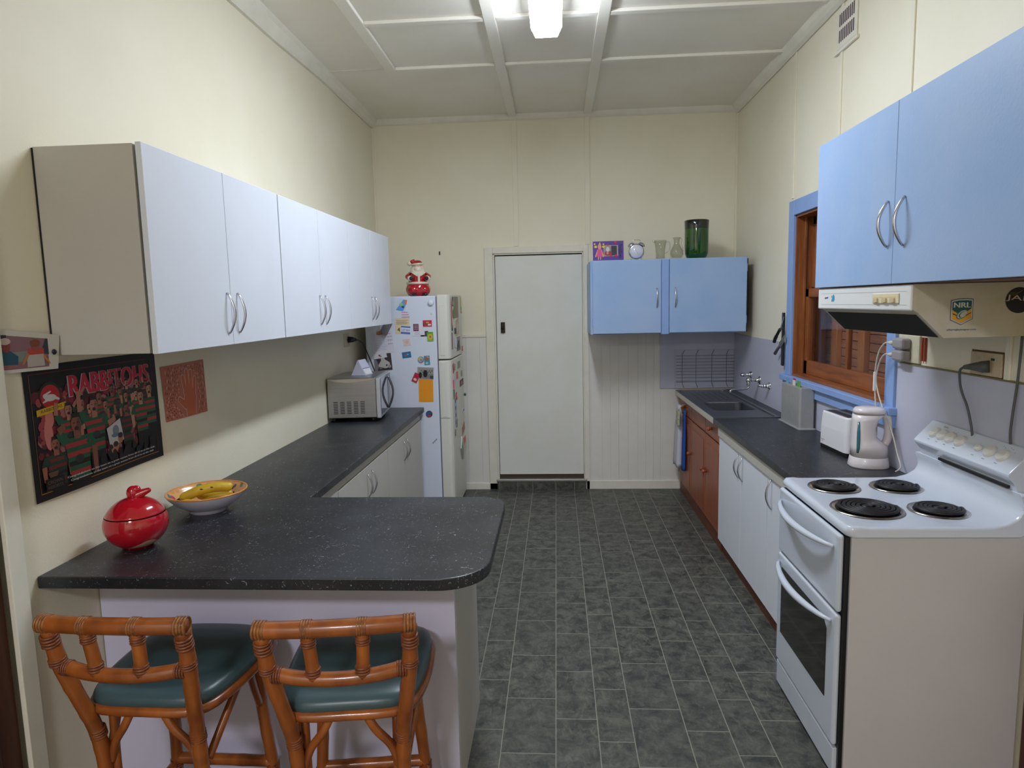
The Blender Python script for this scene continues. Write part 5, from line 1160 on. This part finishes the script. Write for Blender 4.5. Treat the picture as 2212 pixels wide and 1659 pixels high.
MB().tube(smooth_path([(xw-0.085, 5.19, 1.03), (xw-0.088, 5.19, 1.008), (xw-0.115, 5.185, 1.002), (xw-0.19, 5.14, 1.004), (xw-0.225, 5.12, 1.006), (xw-0.240, 5.11, 0.998), (xw-0.241, 5.11, 0.984)], 5), 0.0075, 10).build('swivel_spout', tapm, t)
for lab, y, z, gap in (('chrome wall tap with oval handle on the corner side of the spout', 5.42, 1.085, 0.0), ('chrome wall tap with lever handle on the window side of the spout', 4.955, 1.052, 0.0)):
    t = thing('wall_tap', lab, 'tap', (xw, y, z))
    MB().lathe([(0, 0), (0.027, 0), (0.027, -0.004), (0.018, -0.010), (0.012, -0.030), (0.013, -0.045), (0, -0.047)], (xw, y, z), 22, 'x').build('body', tapm, t)
    b = MB()
    if y > 5.2: b.ball((xw-0.062, y, z), 0.017, sx=1.5, sy=1.1, sz=0.9)
    else: b.ball((xw-0.052, y, z), 0.013); b.tube([(xw-0.045, y, z), (xw-0.082, y+0.01, z+0.004)], [0.010, 0.008], 10)
    b.build('tap_handle', tapm, t)

# ---------------------------------------------------------------- knife rack bar and its tools
t = thing('magnetic_tool_bar', 'black vertical magnetic bar beside the window', 'tool rack', (XR-0.03, 4.625, 1.23))
MB().box(XR-0.034, XR-0.021, 4.612, 4.646, 1.232, 1.59).build('bar', mat('bar_black', (22, 20, 30), 0.35), t, bevel=0.003)
MB().box(XR-0.0355, XR-0.0335, 4.623, 4.635, 1.24, 1.58).build('magnet_strip', mat('bar_grey', (84, 84, 92), 0.3, 0.5), t)
st_ = mat('blade_steel', (168, 166, 160), 0.25, 0.9)
t = thing('kitchen_knife', 'knife with a black curved handle hanging tilted on the magnetic bar', 'knife', (XR-0.04, 4.64, 1.45))
b = MB(); b._mk([(XR-0.037, 4.585, 1.565), (XR-0.037, 4.600, 1.560), (XR-0.037, 4.668, 1.475), (XR-0.037, 4.648, 1.462), (XR-0.0385, 4.585, 1.565), (XR-0.0385, 4.600, 1.560), (XR-0.0385, 4.668, 1.475), (XR-0.0385, 4.648, 1.462)], [(0, 1, 2, 3), (4, 5, 6, 7), (0, 1, 5, 4), (1, 2, 6, 5), (2, 3, 7, 6), (3, 0, 4, 7)]); b.build('blade', st_, t)
MB().tube(smooth_path([(XR-0.040, 4.655, 1.478), (XR-0.042, 4.69, 1.45), (XR-0.045, 4.735, 1.41), (XR-0.045, 4.755, 1.385)], 5), [0.010]*8+[0.012]*8, 10).build('handle', black_m, t)
t = thing('cleaver', 'broad grey steel spatula crossing low on the magnetic bar', 'spatula', (XR-0.04, 4.63, 1.38))
b = MB(); b._mk([(XR-0.037, 4.572, 1.445), (XR-0.037, 4.565, 1.405), (XR-0.037, 4.645, 1.345), (XR-0.037, 4.672, 1.385)]+[(XR-0.039, 4.572, 1.445), (XR-0.039, 4.565, 1.405), (XR-0.039, 4.645, 1.345), (XR-0.039, 4.672, 1.385)], [(0, 1, 2, 3), (4, 5, 6, 7), (0, 1, 5, 4), (1, 2, 6, 5), (2, 3, 7, 6), (3, 0, 4, 7)]); b.build('blade', mat('dull_steel', (132, 130, 126), 0.4, 0.6), t)
MB().tube([(XR-0.038, 4.655, 1.367), (XR-0.040, 4.70, 1.338), (XR-0.042, 4.742, 1.305)], [0.008, 0.010, 0.011], 10).build('handle', mat('mauve_handle', (92, 78, 92), 0.4), t)
t.name = 'metal_spatula'

# ---------------------------------------------------------------- knife block style steel holder
t = thing('recipe_holder', 'tall slim brushed steel stand with coloured tabs sticking out of its top', 'holder', (1.505, 4.26, 0.9))
hm = mat('holder_steel', (176, 176, 174), 0.42, 0.35, var=0.08, vscale=30)
# slim box set with its broad face to the room corner side
c0 = Vector((1.412, 4.235)); 
b = MB(); fp = rrect(-0.045, 0.045, -0.165, 0.165, 0.012, 4)
b.prism(fp, 'z', 0.006, 0.250, False); M_ = Matrix.Translation((1.488, 4.22, 0.9)); b.xf(M_); b.build('sleeve', hm, t, bevel=0.002)
b = MB(); b.prism(rrect(-0.055, 0.050, -0.190, 0.185, 0.014, 4), 'z', 0.0, 0.008); b.xf(M_); b.build('base', hm, t, bevel=0.002)
for (y, z, hgt, c) in ((4.335, 1.148, 0.036, (110, 160, 196)), (4.262, 1.148, 0.040, (178, 40, 90)), (4.215, 1.148, 0.034, (218, 212, 196)), (4.135, 1.148, 0.036, (84, 168, 24))):
    MB().box(1.462 if c[0] != 178 else 1.480, 1.466 if c[0] != 178 else 1.484, y-0.022, y+0.022, 1.05, z+hgt).build('tab', flat(c), t, bevel=0.002)

# ---------------------------------------------------------------- toaster and kettle
t = thing('toaster', 'white two-slice toaster behind the kettle', 'toaster', (1.470, 3.46, 0.9), math.radians(3))
fp0 = rrect(-0.075, 0.075, -0.150, 0.150, 0.028, 6)
def loft(layers, m, name, parent, cap=True, smooth=False, bevel=0.0):
    b_ = MB(); n_ = len(layers[0][0]); vs_ = []; fs_ = []
    for P_, z_ in layers: vs_ += [(p[0], p[1], z_) for p in P_]
    for i_ in range(len(layers)-1):
        for k_ in range(n_): fs_.append((i_*n_+k_, i_*n_+(k_+1) % n_, (i_+1)*n_+(k_+1) % n_, (i_+1)*n_+k_))
    if cap: fs_ += [tuple(range(n_))[::-1], tuple(range((len(layers)-1)*n_, len(layers)*n_))]
    b_._mk(vs_, fs_, smooth); return b_.build(name, m, parent, local=True, bevel=bevel)
def sc_(P_, a, c, dx=0): return [(p[0]*a+dx, p[1]*c) for p in P_]
loft([(fp0, 0.022), (sc_(fp0, 0.98, 0.985), 0.12), (sc_(fp0, 0.92, 0.95), 0.190), (sc_(fp0, 0.88, 0.93), 0.198)], plastic_w, 'casing', t, bevel=0.003)
b = MB(); b.box(-0.048, -0.014, -0.118, 0.118, 0.1975, 0.1995); b.box(0.014, 0.048, -0.118, 0.118, 0.1975, 0.1995); b.build('slots', mat('slot_dark', (44, 34, 34), 0.6), t, local=True)
MB().box(-0.060, 0.060, -0.128, 0.128, 0.1965, 0.1985).build('top_plate', mat('toaster_top', (120, 112, 112), 0.4, 0.4), t, local=True)
MB().box(-0.068, 0.068, -0.142, 0.142, 0.0, 0.024).build('base', black_m, t, bevel=0.004, local=True)
MB().box(-0.012, 0.012, -0.168, -0.150, 0.10, 0.115).build('lever', plastic_w, t, bevel=0.003, local=True)
f = Flat((1.3945, 3.58, 0.945), (0.02, -1, 0), (0, 0, 1)); f.text('SUNBEAM', 0.0, 0.0, 0.007, (130, 130, 140), 1, width=0.040); f.rect(0, -0.008, 0.03, -0.006, (170, 170, 176)); f.build('lettering', t)

t = thing('electric_kettle', 'white jug kettle with a green water gauge and big loop handle', 'kettle', (1.448, 3.165, 0.9), math.radians(-8))
def ellp(a, c, dx=0, n_=40, sq=2.4):
    out = []
    for k in range(n_):
        th = 2*PI*k/n_; ct, s__ = math.cos(th), math.sin(th)
        out.append((dx+a*abs(ct)**(2/sq)*(1 if ct > 0 else -1), c*abs(s__)**(2/sq)*(1 if s__ > 0 else -1)))
    return out
kw = mat('kettle_white', (226, 218, 218), 0.25, coat=0.3)
loft([(ellp(0.085, 0.077), 0.0), (ellp(0.087, 0.079), 0.004), (ellp(0.084, 0.076), 0.022), (ellp(0.079, 0.071), 0.048)], kw, 'base', t, smooth=True, bevel=0.002)
loft([(ellp(0.0785, 0.070), 0.0485), (ellp(0.077, 0.068, -0.001), 0.10), (ellp(0.065, 0.063, -0.012), 0.118), (ellp(0.053, 0.058, -0.024), 0.14), (ellp(0.049, 0.056, -0.027), 0.18), (ellp(0.055, 0.055, -0.021), 0.218), (ellp(0.068, 0.056, -0.006), 0.245)], kw, 'body', t, smooth=True)
loft([(ellp(0.0685, 0.0565, -0.005), 0.2505), (ellp(0.068, 0.056, -0.005), 0.264), (ellp(0.060, 0.049, -0.005), 0.276), (ellp(0.030, 0.026, -0.005), 0.281)], kw, 'lid', t, smooth=True)
hp_ = smooth_path([(0.030, -0.002, 0.256), (0.058, -0.002, 0.250), (0.074, -0.002, 0.225), (0.080, -0.002, 0.180), (0.078, -0.002, 0.135), (0.066, -0.002, 0.105), (0.044, -0.002, 0.095)], 6)
MB().tube(hp_, [0.0185]*len(hp_), 14).build('handle', kw, t, local=True)
b = MB(); vs = []
for k in range(12):
    z = 0.078+0.135*k/11; wd = 0.0085*min(1.0, (0.4+1.2*min(k, 11-k)/2.0)); wd = min(wd, 0.0085)
    px = [-0.079, -0.077, -0.0765, -0.0755, -0.0745, -0.0740, -0.0735, -0.0730, -0.0725, -0.0722, -0.0720, -0.0718][k] if z < 0.3 else 0
    vs += [z, wd]
def gauge():
    b_ = MB(); pts = []
    for k in range(14):
        z = 0.072+0.145*k/13; pts.append((-0.058+(0.0 if z > 0.11 else -0.006), -0.0445-(0.0065 if z < 0.125 else 0.0), z))
    b_.tube([(-0.060, -0.047, 0.070), (-0.058, -0.0475, 0.095), (-0.058, -0.0465, 0.13), (-0.058, -0.0445, 0.17), (-0.058, -0.043, 0.215)], [0.006, 0.0085, 0.0085, 0.008, 0.005], 12); return b_
gm = mat('gauge_green', (52, 120, 110), 0.2, coat=0.4, var=0.3, vscale=12, var2=(48, 104, 130))
gauge().build('water_gauge', gm, t, local=True)
# outlet, double adaptor and cords by the window
t = thing('wall_outlet', 'cream double outlet with two stacked grey adaptors beside the window edge', 'outlet', (XR, 3.06, 1.44))
MB().box(XR-0.012, XR-0.001, 2.955, 3.13, 1.395, 1.515).build('plate', outlet_m, t, bevel=0.003)
for z in (1.425, 1.478):
    MB().box(XR-0.055, XR-0.0125, 3.015, 3.105, z-0.024, z+0.024).build('adaptor', mat('adaptor_grey', (150, 144, 146), 0.4), t, bevel=0.010)
for k, (z, endp) in enumerate(((1.478, (1.48, 3.29, 0.925)), (1.425, (1.50, 3.02, 0.915)))):
    lab = ('cream cord looping from the upper adaptor down behind the toaster', 'cream cord hanging from the lower adaptor to the kettle base')[k]
    t = thing('appliance_cord', lab, 'power cord', (XR-0.06, 3.1, 1.3), group='cords of the toaster and kettle')
    if k == 0: P_ = [(XR-0.05, 3.106, z), (XR-0.062, 3.15, z-0.004), (XR-0.066, 3.195, z-0.05), (XR-0.064, 3.225, z-0.13), (XR-0.060, 3.232, z-0.21), (XR-0.058, 3.22, z-0.30), (XR-0.058, 3.20, z-0.42), (XR-0.062, 3.22, 0.97), (XR-0.066, 3.28, 0.905)]
    else: P_ = [(XR-0.05, 3.106, z), (XR-0.060, 3.15, z-0.002), (XR-0.062, 3.190, z-0.04), (XR-0.060, 3.222, z-0.11), (XR-0.056, 3.215, z-0.17), (XR-0.050, 3.17, z-0.25), (XR-0.038, 3.10, z-0.35), (XR-0.030, 3.06, z-0.44), (XR-0.032, 3.02, 0.93), (XR-0.048, 3.03, 0.905)]
    MB().tube(smooth_path(P_, 7), 0.0033, 8).build('cord', cordw, t)
    MB().tube([(XR-0.045, 3.10, z), (XR-0.056, 3.125, z)], [0.012, 0.007], 10).build('plug', cordw, t)
MB_ = MB().box(XR-0.070, XR-0.058, 3.222, 3.232, 1.245, 1.335); tag(MB_.build('cord_tie', plastic_w, bevel=0.002), 'white twist clip gathering the two cream cords', 'clip')
b = MB(); b.box(XR-0.010, XR-0.001, 2.935, 2.945, 1.41, 1.51); b.box(XR-0.010, XR-0.001, 2.915, 2.925, 1.41, 1.51)
tag(b.build('cable_conduit', mat('red_conduit', (150, 64, 40), 0.5)), 'pair of thin red conduits rising beside the adaptors', 'conduit')
t = thing('wall_outlet', 'grubby cream outlet with a grey plug, above the knob panel', 'outlet', (XR, 2.52, 1.44))
MB().box(XR-0.010, XR-0.001, 2.425, 2.600, 1.394, 1.478).build('plate', mat('pinkish_outlet', (206, 186, 150), 0.45, var=0.2, vscale=30), t, bevel=0.003)
b = MB(); b.box(XR-0.0025, XR-0.0008, 2.418, 2.606, 1.388, 1.484); b.build('grime_edge', mat('outlet_grime', (104, 70, 40), 0.8), t)
MB().box(XR-0.013, XR-0.010, 2.462, 2.478, 1.452, 1.460).build('switch', black_m, t)
t = thing('cooker_cord', 'grey plug and cord dropping from the grubby outlet behind the cooker', 'power cord', (XR-0.03, 2.5, 1.3))
MB().tube([(XR-0.011, 2.485, 1.430), (XR-0.026, 2.50, 1.428), (XR-0.040, 2.545, 1.424), (XR-0.044, 2.575, 1.420)], [0.022, 0.021, 0.012, 0.008], 14).build('plug', mat('plug_grey', (78, 80, 74), 0.5), t)
MB().tube(smooth_path([(XR-0.044, 2.575, 1.420), (XR-0.045, 2.60, 1.405), (XR-0.036, 2.612, 1.36), (XR-0.030, 2.605, 1.32), (XR-0.026, 2.575, 1.27), (XR-0.022, 2.55, 1.20), (XR-0.020, 2.54, 1.15), (XR-0.003, 2.54, 1.05)], 6), 0.0045, 8).build('cord', cordg, t)
tag(MB().tube(smooth_path([(XR-0.008, 2.332, 1.55), (XR-0.010, 2.333, 1.45), (XR-0.012, 2.336, 1.37), (XR-0.014, 2.345, 1.27), (XR-0.014, 2.348, 1.20), (XR-0.003, 2.345, 1.1)], 6), 0.0042, 8).build('power_cord', mat('dark_cord', (90, 88, 84), 0.5)), 'dark straight cord running from the rangehood down behind the knob panel', 'power cord')

# ---------------------------------------------------------------- tea towels on the sink cabinet
def cloth(name, label, mat_, x, y0, y1, z0, z1, ph, thick=0.012):
    b = MB(); nz, ny = 14, 6; vs = []; fs = []
    for s_ in (0, 1):
        for i in range(nz+1):
            t_ = i/nz; sp = 0.45+0.55*min(1, t_*2.2)
            for j in range(ny+1):
                u = j/ny; yc = (y0+y1)/2; y = yc+(u-0.5)*(y1-y0)*sp
                vs.append((x-s_*thick*(0.6+0.4*t_)-0.006*math.sin(u*7+ph)*t_, y, z1+(z0-z1)*t_+0.006*math.sin(u*5+ph)*t_))
    o_ = (nz+1)*(ny+1)
    for i in range(nz):
        for j in range(ny):
            a = i*(ny+1)+j; q_ = (a, a+1, a+ny+2, a+ny+1); fs.append(q_); fs.append(tuple(o_+k for k in q_)[::-1])
    bd_ = [i*(ny+1) for i in range(nz+1)]+[nz*(ny+1)+j for j in range(1, ny+1)]+[i*(ny+1)+ny for i in range(nz-1, -1, -1)]+[j for j in range(ny-1, 0, -1)]
    for k in range(len(bd_)): a, c = bd_[k], bd_[(k+1) % len(bd_)]; fs.append((a, c, o_+c, o_+a))
    b._mk(vs, fs, True); return tag(b.build(name, mat_), label, 'tea towel', 'tea towels on the sink cabinet')
cloth('tea_towel', 'white tea towel hanging nearest the back wall', mat('white_cotton', (206, 202, 208), 0.9), 1.056, 5.66, 5.84, 0.265, 0.800, 0.0, 0.045)
cloth('tea_towel', 'blue tea towel hanging beside the white one', mat('blue_cotton', (40, 84, 166), 0.9), 1.066, 5.56, 5.66, 0.255, 0.770, 1.5, 0.016)
t = thing('oven_mitt_tag', 'folded cream cloth loop hooked over the white tea towel', 'cloth', (1.03, 5.66, 0.70))
MB().box(1.006, 1.026, 5.615, 5.70, 0.640, 0.765).build('pad', mat('cream_cloth', (206, 202, 170), 0.9, var=0.2, vscale=60, var2=(150, 146, 120)), t, bevel=0.005)
MB().tube([(1.018, 5.65, 0.764), (1.03, 5.645, 0.79), (1.045, 5.64, 0.81), (1.074, 5.64, 0.815)], 0.003, 6).build('loop', mat('cord_cream', (206, 200, 180), 0.8), t)

# ---------------------------------------------------------------- rattan bar stools
def node_tube(pts, r, m_n=6, seg=12, bumps=True):
    p = smooth_path(pts, m_n); n_ = len(p); rr = []
    for k in range(n_):
        u = k/(n_-1)*len(pts); d = abs(u-round(u)); rr.append(r*(1.0+(0.07 if (bumps and d < 0.09) else 0.0)))
    return MB().tube(p, rr, seg)
def wrap(c, d, r, w_, m, parent, n_=4):
    d = Vector(d).normalized(); c = Vector(c); b_ = MB()
    a = Vector((0, 0, 1)) if abs(d.z) < 0.9 else Vector((1, 0, 0)); nx = d.cross(a).normalized(); ny = d.cross(nx)
    for k in range(n_):
        cc = c+d*(w_*((k+0.5)/n_-0.5))
        b_.tube([cc+(nx*math.cos(2*PI*j/14)+ny*math.sin(2*PI*j/14))*(r-0.0012) for j in range(14)], w_/n_*0.45, 6, closed=True)
    return b_.build('binding', m, parent, local=True)
def make_stool(label):
    t = thing('bar_stool', label, 'bar stool', (0, 0, 0), 0, 'rattan bar stools at the breakfast bar')
    ZS = 0.655
    # upholstered seat
    def outline_(k, g=0.0):
        P_ = [(-0.145-g, -0.195-g), (0.0, -0.208-g), (0.145+g, -0.195-g), (0.190+g, -0.10), (0.205+g, 0.05), (0.195+g, 0.17+g), (0.12, 0.215+g), (0.0, 0.225+g), (-0.12, 0.215+g), (-0.195-g, 0.17+g), (-0.205-g, 0.05), (-0.190-g, -0.10)]
        return [(p.x*k, p.y*k) for p in smooth_path([(x, y, 0) for x, y in P_], 4, True)]
    loft([(outline_(0.985), ZS-0.020), (outline_(1.0), ZS-0.015), (outline_(0.995), ZS-0.003), (outline_(0.965), ZS+0.008), (outline_(0.89), ZS+0.015), (outline_(0.65), ZS+0.020), (outline_(0.3), ZS+0.021)], seatm, 'seat', t, smooth=True)
    rim = [(x, y, ZS-0.031) for x, y in outline_(0.985)]
    b_ = MB(); b_.tube(rim, 0.0145, 10, closed=True); b_.build('seat_frame', rattan_m, t, local=True)
    MB().box(-0.15, 0.15, -0.17, 0.18, ZS-0.038, ZS-0.0205).build('seat_board', brown_m, t, local=True)
    # rear legs run up into the back posts
    for s_ in (-1, 1):
        L = node_tube([(s_*0.168, -0.190, 0.012), (s_*0.150, -0.180, 0.25), (s_*0.140, -0.185, 0.44), (s_*0.145, -0.200, 0.565), (s_*0.160, -0.232, 0.68), (s_*0.176, -0.262, 0.79), (s_*0.180, -0.282, 0.90)], 0.0195).build('leg', rattan_m, t, local=True)
        wrap((s_*0.143, -0.196, 0.555), (s_*0.02, -0.2, 1), 0.020, 0.03, wrap_m, L, 4)
        wrap((s_*0.177, -0.266, 0.80), (0, -0.2, 1), 0.020, 0.022, wrap_m, L, 3); wrap((s_*0.180, -0.280, 0.865), (0, -0.2, 1), 0.020, 0.036, wrap_m, L, 4)
        L = node_tube([(s_*0.185, 0.185, 0.012), (s_*0.165, 0.165, 0.22), (s_*0.150, 0.150, 0.42), (s_*0.142, 0.140, ZS-0.045)], 0.0185).build('leg', rattan_m, t, local=True)
        wrap((s_*0.166, 0.166, 0.20), (0, 0, 1), 0.019, 0.03, wrap_m, L, 4)
        # thin inner poles tied to the legs
        node_tube([(s_*0.118, -0.168, 0.30), (s_*0.120, -0.166, 0.45), (s_*0.122, -0.160, ZS-0.06)], 0.0115, bumps=False).build('brace', rattan_m, t, local=True)
        wrap((s_*0.134, -0.176, 0.40), (s_*0.5, 0, 1), 0.028, 0.05, wrap_m, t, 5)
        node_tube([(s_*0.128, -0.176, 0.455), (s_*0.108, -0.180, 0.515), (s_*0.070, -0.190, 0.57), (s_*0.045, -0.190, 0.617)], 0.0115, bumps=False).build('brace', rattan_m, t, local=True)
        node_tube([(s_*0.145, -0.16, 0.46), (s_*0.160, -0.10, 0.53), (s_*0.180, -0.03, 0.614)], 0.0115, bumps=False).build('brace', rattan_m, t, local=True)
        node_tube([(s_*0.152, 0.13, 0.44), (s_*0.165, 0.08, 0.52), (s_*0.185, 0.02, 0.614)], 0.0115, bumps=False).build('brace', rattan_m, t, local=True)
        node_tube([(s_*0.135, 0.155, 0.45), (s_*0.10, 0.175, 0.53), (s_*0.05, 0.205, 0.614)], 0.0115, bumps=False).build('brace', rattan_m, t, local=True)
        node_tube([(s_*0.155, -0.175, 0.20), (s_*0.168, 0.0, 0.195), (s_*0.168, 0.160, 0.20)], 0.0135, bumps=False).build('stretcher', rattan_m, t, local=True)
    node_tube([(-0.165, 0.165, 0.215), (0.0, 0.172, 0.21), (0.165, 0.165, 0.215)], 0.018).build('foot_rail', rattan_m, t, local=True)
    node_tube([(-0.150, -0.180, 0.235), (0.0, -0.178, 0.23), (0.150, -0.180, 0.235)], 0.015).build('stretcher', rattan_m, t, local=True)
    # back: top rail, lower rail, two uprights
    tr = node_tube([(-0.196, -0.286, 0.912), (-0.10, -0.298, 0.914), (0.0, -0.302, 0.915), (0.10, -0.298, 0.914), (0.196, -0.286, 0.912)], 0.0215, bumps=False).build('top_rail', rattan_m, t, local=True)
    lr = node_tube([(-0.170, -0.258, 0.782), (-0.09, -0.276, 0.774), (0.0, -0.282, 0.771), (0.09, -0.276, 0.774), (0.170, -0.258, 0.782)], 0.0185, bumps=False).build('lower_rail', rattan_m, t, local=True)
    for s_ in (-1, 1):
        u_ = node_tube([(s_*0.060, -0.281, 0.775), (s_*0.064, -0.287, 0.84), (s_*0.067, -0.298, 0.905)], 0.0165, bumps=False).build('back_upright', rattan_m, t, local=True)
        wrap((s_*0.061, -0.283, 0.795), (0, 0, 1), 0.0175, 0.022, wrap_m, u_, 3); wrap((s_*0.066, -0.293, 0.880), (0, 0, 1), 0.0175, 0.026, wrap_m, u_, 4)
        wrap((s_*0.067, -0.299, 0.9145), (1, 0, 0), 0.0222, 0.026, wrapl_m, tr, 4)
        wrap((s_*0.182, -0.288, 0.9125), (1, 0.1*s_, 0), 0.0222, 0.032, wrapl_m, tr, 4)
        wrap((s_*0.155, -0.264, 0.780), (1, 0.1*s_, 0), 0.0192, 0.026, wrap_m, lr, 4)
    return t
s1 = make_stool('rattan bar stool with teal seat next to the free end of the peninsula')
s1.location = (-0.592, 1.815, 0); s1.rotation_euler = (0, 0, math.radians(7.5))
s2 = dup(s1, (-1.120, 1.815, 0), math.radians(-1), 'rattan bar stool with teal seat closest to the cream wall and doorway')

# nail left in the back wall
tag(MB().box(-1.027, -1.019, YB-0.012, YB-0.0005, 2.134, 2.164).build('nail', mat('rusty_nail', (70, 48, 46), 0.6, 0.5)), 'short dark nail left in the back wall above the fridge', 'nail')
